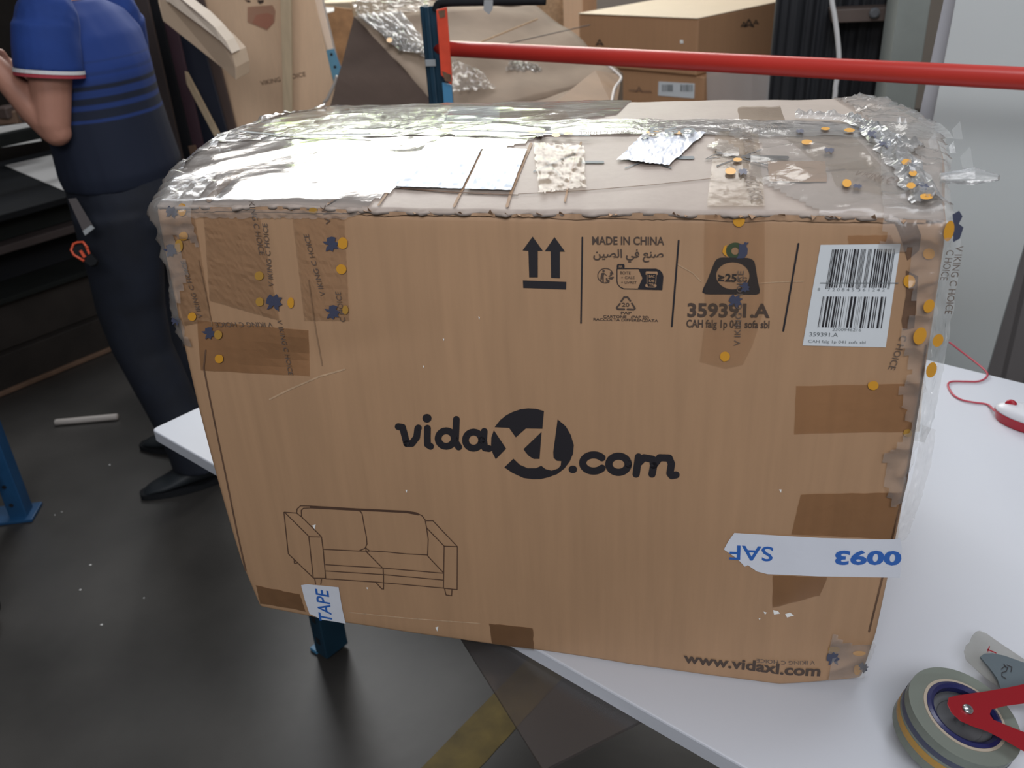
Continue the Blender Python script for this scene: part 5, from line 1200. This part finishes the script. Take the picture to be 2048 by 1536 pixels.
# ================================================================ PERSON
PX, PY = -1.15, 1.45
per = thing('person', Vector((PX, PY, 0)), 'person in a blue striped polo shirt and navy work trousers, arm bent', 'person')
sh = Vector((PX + .035, PY - .185, 1.45)); el = Vector((PX + .010, PY - .225, 1.180)); wr_ = Vector((PX - .135, PY - .235, 1.385)); pal = Vector((PX - .165, PY - .225, 1.455))
shr = Vector((PX - .01, PY + .185, 1.43)); elr = Vector((PX - .10, PY + .24, 1.17)); wrr = Vector((PX - .30, PY + .12, 1.28)); palr = Vector((PX - .36, PY + .07, 1.31))
limbs = [chain([sh, sh.lerp(el, .5), el + Vector((-.005, 0, .02)), el], [.058, .054, .046, .040]), chain([el, el.lerp(wr_, .3), el.lerp(wr_, .7), wr_], [.040, .044, .034, .027]),
         chain([wr_, pal], [.027, .030]), chain([shr, shr.lerp(elr, .5), elr], [.056, .050, .040]), chain([elr, elr.lerp(wrr, .35), wrr], [.040, .042, .027]), chain([wrr, palr], [.027, .028])]
def hand(p, d_, side):
    d_ = d_.normalized(); s_ = d_.cross(Vector((0, 1, 0))).normalized(); o_ = []
    for k, (L_, off_) in enumerate(((.058, -.024), (.066, -.008), (.062, .008), (.050, .022))):
        b_ = p + s_ * off_ + d_ * .012; k1 = b_ + d_ * L_ * .5; k2 = k1 + (d_ * .45 + Vector((0, side * .8, 0))).normalized() * L_ * .3; k3 = k2 + (Vector((0, side, 0)) - d_ * .2).normalized() * L_ * .28
        o_.append(chain([b_, k1, k2, k3], [.0095, .0088, .0080, .0072]))
    b_ = p - s_ * .022 - d_ * .008; o_.append(chain([b_, b_ + (-s_ * .7 + d_ * .5) * .03, b_ + (-s_ * .75 + d_ * .9 + Vector((0, side * .5, 0))) * .038], [.012, .0105, .0085])); return o_
limbs += hand(pal, pal - wr_ + Vector((0, 0, .03)), 1) + hand(palr, palr - wrr, -1)
limbs += [chain([(PX - .01, PY, 1.42), (PX - .03, PY, 1.56)], [.062, .056]), ellip_loft([(PX, PY, .80, .10, .13), (PX, PY, .95, .12, .16), (PX, PY, 1.1, .10, .14), (PX, PY, 1.3, .11, .16), (PX, PY, 1.42, .08, .17), (PX, PY, 1.46, .05, .09)])]
hd = bmesh.new(); bmesh.ops.create_icosphere(hd, subdivisions=3, radius=1)
for v in hd.verts:
    c_ = v.co; x_ = c_.x * .098; z_ = c_.z * .118
    if c_.x < -.2 and c_.z < 0: x_ *= 1 - .12 * abs(c_.z)
    v.co = Vector((PX - .055 + x_, PY + c_.y * .076 * (1 - .18 * max(0, -c_.z)), 1.655 + z_))
limbs += [bm_mesh(hd), chain([(PX - .145, PY, 1.675), (PX - .172, PY, 1.645), (PX - .152, PY, 1.633)], [.010, .013, .010]), chain([(PX - .045, PY - .078, 1.665), (PX - .042, PY - .083, 1.635)], [.012, .009]), chain([(PX - .045, PY + .078, 1.665), (PX - .042, PY + .083, 1.635)], [.012, .009]),
          chain([(PX - .142, PY - .018, 1.604), (PX - .147, PY, 1.606), (PX - .142, PY + .018, 1.604)], [.007, .009, .007])]
limbs += [chain([(PX + .02, PY - .09, .85), (PX + .03, PY - .12, .5), (PX + .13, PY - .17, .10)], [.07, .05, .04]), chain([(PX, PY + .09, .85), (PX - .06, PY + .06, .5), (PX + .0, PY + .05, .10)], [.07, .05, .04])]
link('body', remesh(limbs, .0055, 3), 'skin', per, smooth=True)
for s in (-1, 1): link('eye', lathe(Vector((PX - .142, PY + s * .031, 1.665)), [(0, 0), (.009, 0), (.006, .004), (0, .006)], Vector((-1, 0, 0)), 12), 'hole', per)
hr = bmesh.new(); bmesh.ops.create_icosphere(hr, subdivisions=3, radius=1)
for v in hr.verts: v.co = Vector((PX - .048 + v.co.x * .104, PY + v.co.y * .083, 1.668 + v.co.z * .115))
bmesh.ops.delete(hr, geom=[v for v in hr.verts if (v.co.x < PX - .105 and v.co.z < 1.73) or v.co.z < 1.62], context='VERTS'); link('hair', bm_mesh(hr), 'hair', per, smooth=True)
# polo shirt: blue above, fading in stripes to navy; colour steps follow height on the cloth
def polo_mat():
    m = bpy.data.materials.new('polo_cloth'); m.use_nodes = True; nt = m.node_tree; b = nt.nodes['Principled BSDF']; b.inputs['Roughness'].default_value = .85
    tc = nt.nodes.new('ShaderNodeTexCoord'); sx = nt.nodes.new('ShaderNodeSeparateXYZ'); nt.links.new(tc.outputs['Object'], sx.inputs[0])
    mr = nt.nodes.new('ShaderNodeMapRange'); mr.inputs[1].default_value = .955; mr.inputs[2].default_value = 1.555; nt.links.new(sx.outputs['Z'], mr.inputs[0])
    cr = nt.nodes.new('ShaderNodeValToRGB'); cr.color_ramp.interpolation = 'LINEAR'; nt.links.new(mr.outputs[0], cr.inputs[0])
    blue = (.012, .042, .205, 1); navy = (.006, .011, .028, 1); midb = (.011, .034, .15, 1)
    st = [(0, navy), (.385, navy), (.390, midb), (.400, midb), (.405, navy), (.440, navy), (.447, midb), (.463, midb), (.470, navy), (.492, navy), (.50, midb), (.525, midb), (.532, navy), (.545, navy), (.553, midb), (.585, blue), (.592, midb), (.60, midb), (.61, blue), (.64, blue), (.647, midb), (.655, blue)]
    e_ = cr.color_ramp.elements; e_[0].position = 0; e_[0].color = navy; e_[1].position = 1; e_[1].color = blue
    for p_, c_ in st[1:]: x_ = e_.new(p_); x_.color = c_
    nt.links.new(cr.outputs[0], b.inputs['Base Color']); return m
M['polo'] = polo_mat(); M['sleeve'] = mat('sleeve_blue', (.010, .042, .21), .85, var=.12, vscale=9, bump=.3, bscale=12)
M['hem_red'] = mat('hem_red', (.34, .035, .05), .8); M['hem_white'] = mat('hem_white', (.62, .62, .62), .8)
torso = ellip_loft([(PX + .010, PY, .985, .158, .185), (PX + .012, PY, 1.03, .168, .192), (PX + .008, PY, 1.12, .160, .188), (PX + .002, PY, 1.22, .152, .185), (PX - .002, PY, 1.33, .150, .195), (PX - .004, PY, 1.40, .130, .205), (PX - .006, PY, 1.455, .095, .175), (PX - .008, PY, 1.49, .068, .085)])
po = link('polo_shirt', remesh([torso], .008, 6), 'polo', per, 'blue polo shirt fading into navy stripes', smooth=True)
for v in po.data.vertices: v.co += v.normal * .0045 * nz(v.co.x * 14, v.co.y * 14, v.co.z * 5)
def sleeve(a_, b_, fr_, nm):
    dv = (b_ - a_).normalized(); p1 = a_.lerp(b_, fr_)
    s_ = link('sleeve', remesh([chain([a_ + Vector((0, .02 if a_.y < PY else -.02, .012)), a_.lerp(b_, fr_ * .5)], [.078, .082]), tube([a_, a_.lerp(b_, fr_ * .5), p1], [.078, .084, .086], 24)], .006, 3), 'sleeve', per, 'royal blue short sleeve', smooth=True)
    x_, y_ = frame_at(dv)
    def bnd(h0, h1, r_): return lathe(p1, [(r_ - .004, h0), (r_, h0), (r_ + .001, h1), (r_ - .004, h1)], dv, 32, closed=True)
    link('hem', bnd(-.002, .007, .0865), 'hem_white', s_, 'white hem stripe'); link('hem', bnd(.0072, .016, .0862), 'hem_red', s_, 'dark red hem stripe')
sleeve(sh, el, .42, 'l'); sleeve(shr, elr, .50, 'r')
# side seam piping
# trousers
legL = [(PX + .02, PY - .085, .92, .135, .115), (PX + .015, PY - .095, .80, .125, .105), (PX + .000, PY - .11, .62, .105, .090), (PX + .005, PY - .12, .48, .095, .082), (PX + .06, PY - .135, .30, .090, .078), (PX + .115, PY - .155, .14, .085, .075), (PX + .13, PY - .16, .065, .088, .078)]
legR = [(PX - .005, PY + .085, .92, .130, .115), (PX - .03, PY + .085, .80, .120, .105), (PX - .075, PY + .07, .62, .100, .090), (PX - .075, PY + .06, .48, .093, .082), (PX - .04, PY + .05, .30, .088, .078), (PX - .01, PY + .05, .14, .083, .075), (PX + .00, PY + .05, .075, .086, .078)]
hips = [(PX + .012, PY, .80, .15, .17), (PX + .02, PY, .88, .172, .190), (PX + .018, PY, .96, .168, .185), (PX + .014, PY, 1.03, .150, .172)]
tr = link('trousers', remesh([ellip_loft(hips), ellip_loft(legL[::-1]), ellip_loft(legR[::-1])], .009, 5), 'trousers', per, 'dark navy work trousers', smooth=True)
for v in tr.data.vertices: v.co += v.normal * .006 * nz(v.co.x * 9, v.co.y * 9, v.co.z * 6)
def shoe(heel, dirv, L_, nm):
    dirv = dirv.normalized(); sd = Vector((-dirv.y, dirv.x, 0)); V = []; Fc = []; nu, nv = 26, 20
    for i in range(nu + 1):
        t_ = i / nu; wd = .040 + .012 * math.sin(PI * min(1, t_ * 1.15)) ; wd *= math.sqrt(max(.0004, 1 - max(0, (t_ - .72) / .28) ** 2)) * math.sqrt(max(.0004, 1 - max(0, (.14 - t_) / .14) ** 2))
        hh_ = .105 - .055 * min(1, max(0, (t_ - .32) / .4)) - .020 * max(0, t_ - .72) / .28
        hh_ *= math.sqrt(max(.04, 1 - max(0, (t_ - .85) / .16) ** 2))
        for j in range(nv):
            a_ = 2 * PI * j / nv; y_ = math.cos(a_) * wd; z_ = max(-1, math.sin(a_)); zz_ = .014 + (hh_ - .014) * (z_ + 1) / 2
            V.append(heel + dirv * (t_ * L_) + sd * y_ + Vector((0, 0, zz_)))
    for i in range(nu):
        for j in range(nv): Fc.append((i * nv + j, i * nv + (j + 1) % nv, (i + 1) * nv + (j + 1) % nv, (i + 1) * nv + j))
    Fc += [tuple(range(nv))[::-1], tuple(range(nu * nv, (nu + 1) * nv))]
    s_ = link('shoe', fromdata('shoe', V, Fc), 'shoe', per, smooth=True)
    ol = []
    for k in range(36):
        a_ = 2 * PI * k / 36; t_ = .5 - .5 * math.cos(a_); wd = (.044 + .012 * math.sin(PI * min(1, t_ * 1.1))) ; ol.append(heel + dirv * (.5 * L_ - (L_ * .515) * math.cos(a_)) + sd * (wd * (abs(math.sin(a_)) ** .6) * (1 if math.sin(a_) > 0 else -1)) + Vector((0, 0, .0015)))
    link('sole', bm_mesh(prism(ol, [p + Vector((0, 0, .018)) for p in ol])), 'black', s_)
shoe(Vector((-.945, 1.355, 0)), Vector((-.80, -.62, 0)), .295, 'l')
shoe(Vector((-1.085, 1.505, 0)), Vector((-.98, -.15, 0)), .285, 'r')
# strap and knife hanging at the thigh
s0 = [on_d(x, y, t_) for x, y, t_ in ((136, 398, 2.50), (152, 396, 2.50), (188, 456, 2.50), (169, 470, 2.50))]
link('strap', slab(s0, .003, .0005), 'strap', per, 'grey webbing strap')
link('strap_end', slab([on_d(x, y, 2.492) for x, y in ((182, 450), (189, 456), (170, 471), (165, 462))], .004, .0005), 'grey_tape', per)
kn = [on_d(x, y, 2.49) for x, y in ((144, 487), (152, 483), (166, 485), (182, 508), (194, 522), (190, 530), (180, 533), (168, 522), (146, 508), (140, 498))]
kt = link('knife', slab(kn, .016, .002), 'black', per, 'black hand tool with orange trim')
link('trim', tube([on_d(x, y, 2.485) for x, y in ((168, 522), (148, 510), (142, 500), (147, 488), (154, 485), (166, 484), (176, 497))], .0035, 8), 'tool_orange', kt, 'orange rim', smooth=True)
for pp in (((158, 502), (163, 500), (172, 513), (167, 516)), ((170, 494), (175, 493), (180, 507), (177, 509))): link('trim', slab([on_d(x, y, 2.485) for x, y in pp], .003), 'tool_orange', kt)
ph = pal + Vector((-.02, .012, .035))
link('phone', box(tuple(ph), (.012, .075, .15), .004, .2), 'black', label='black phone held up in the hand of the person in blue', cat='phone')
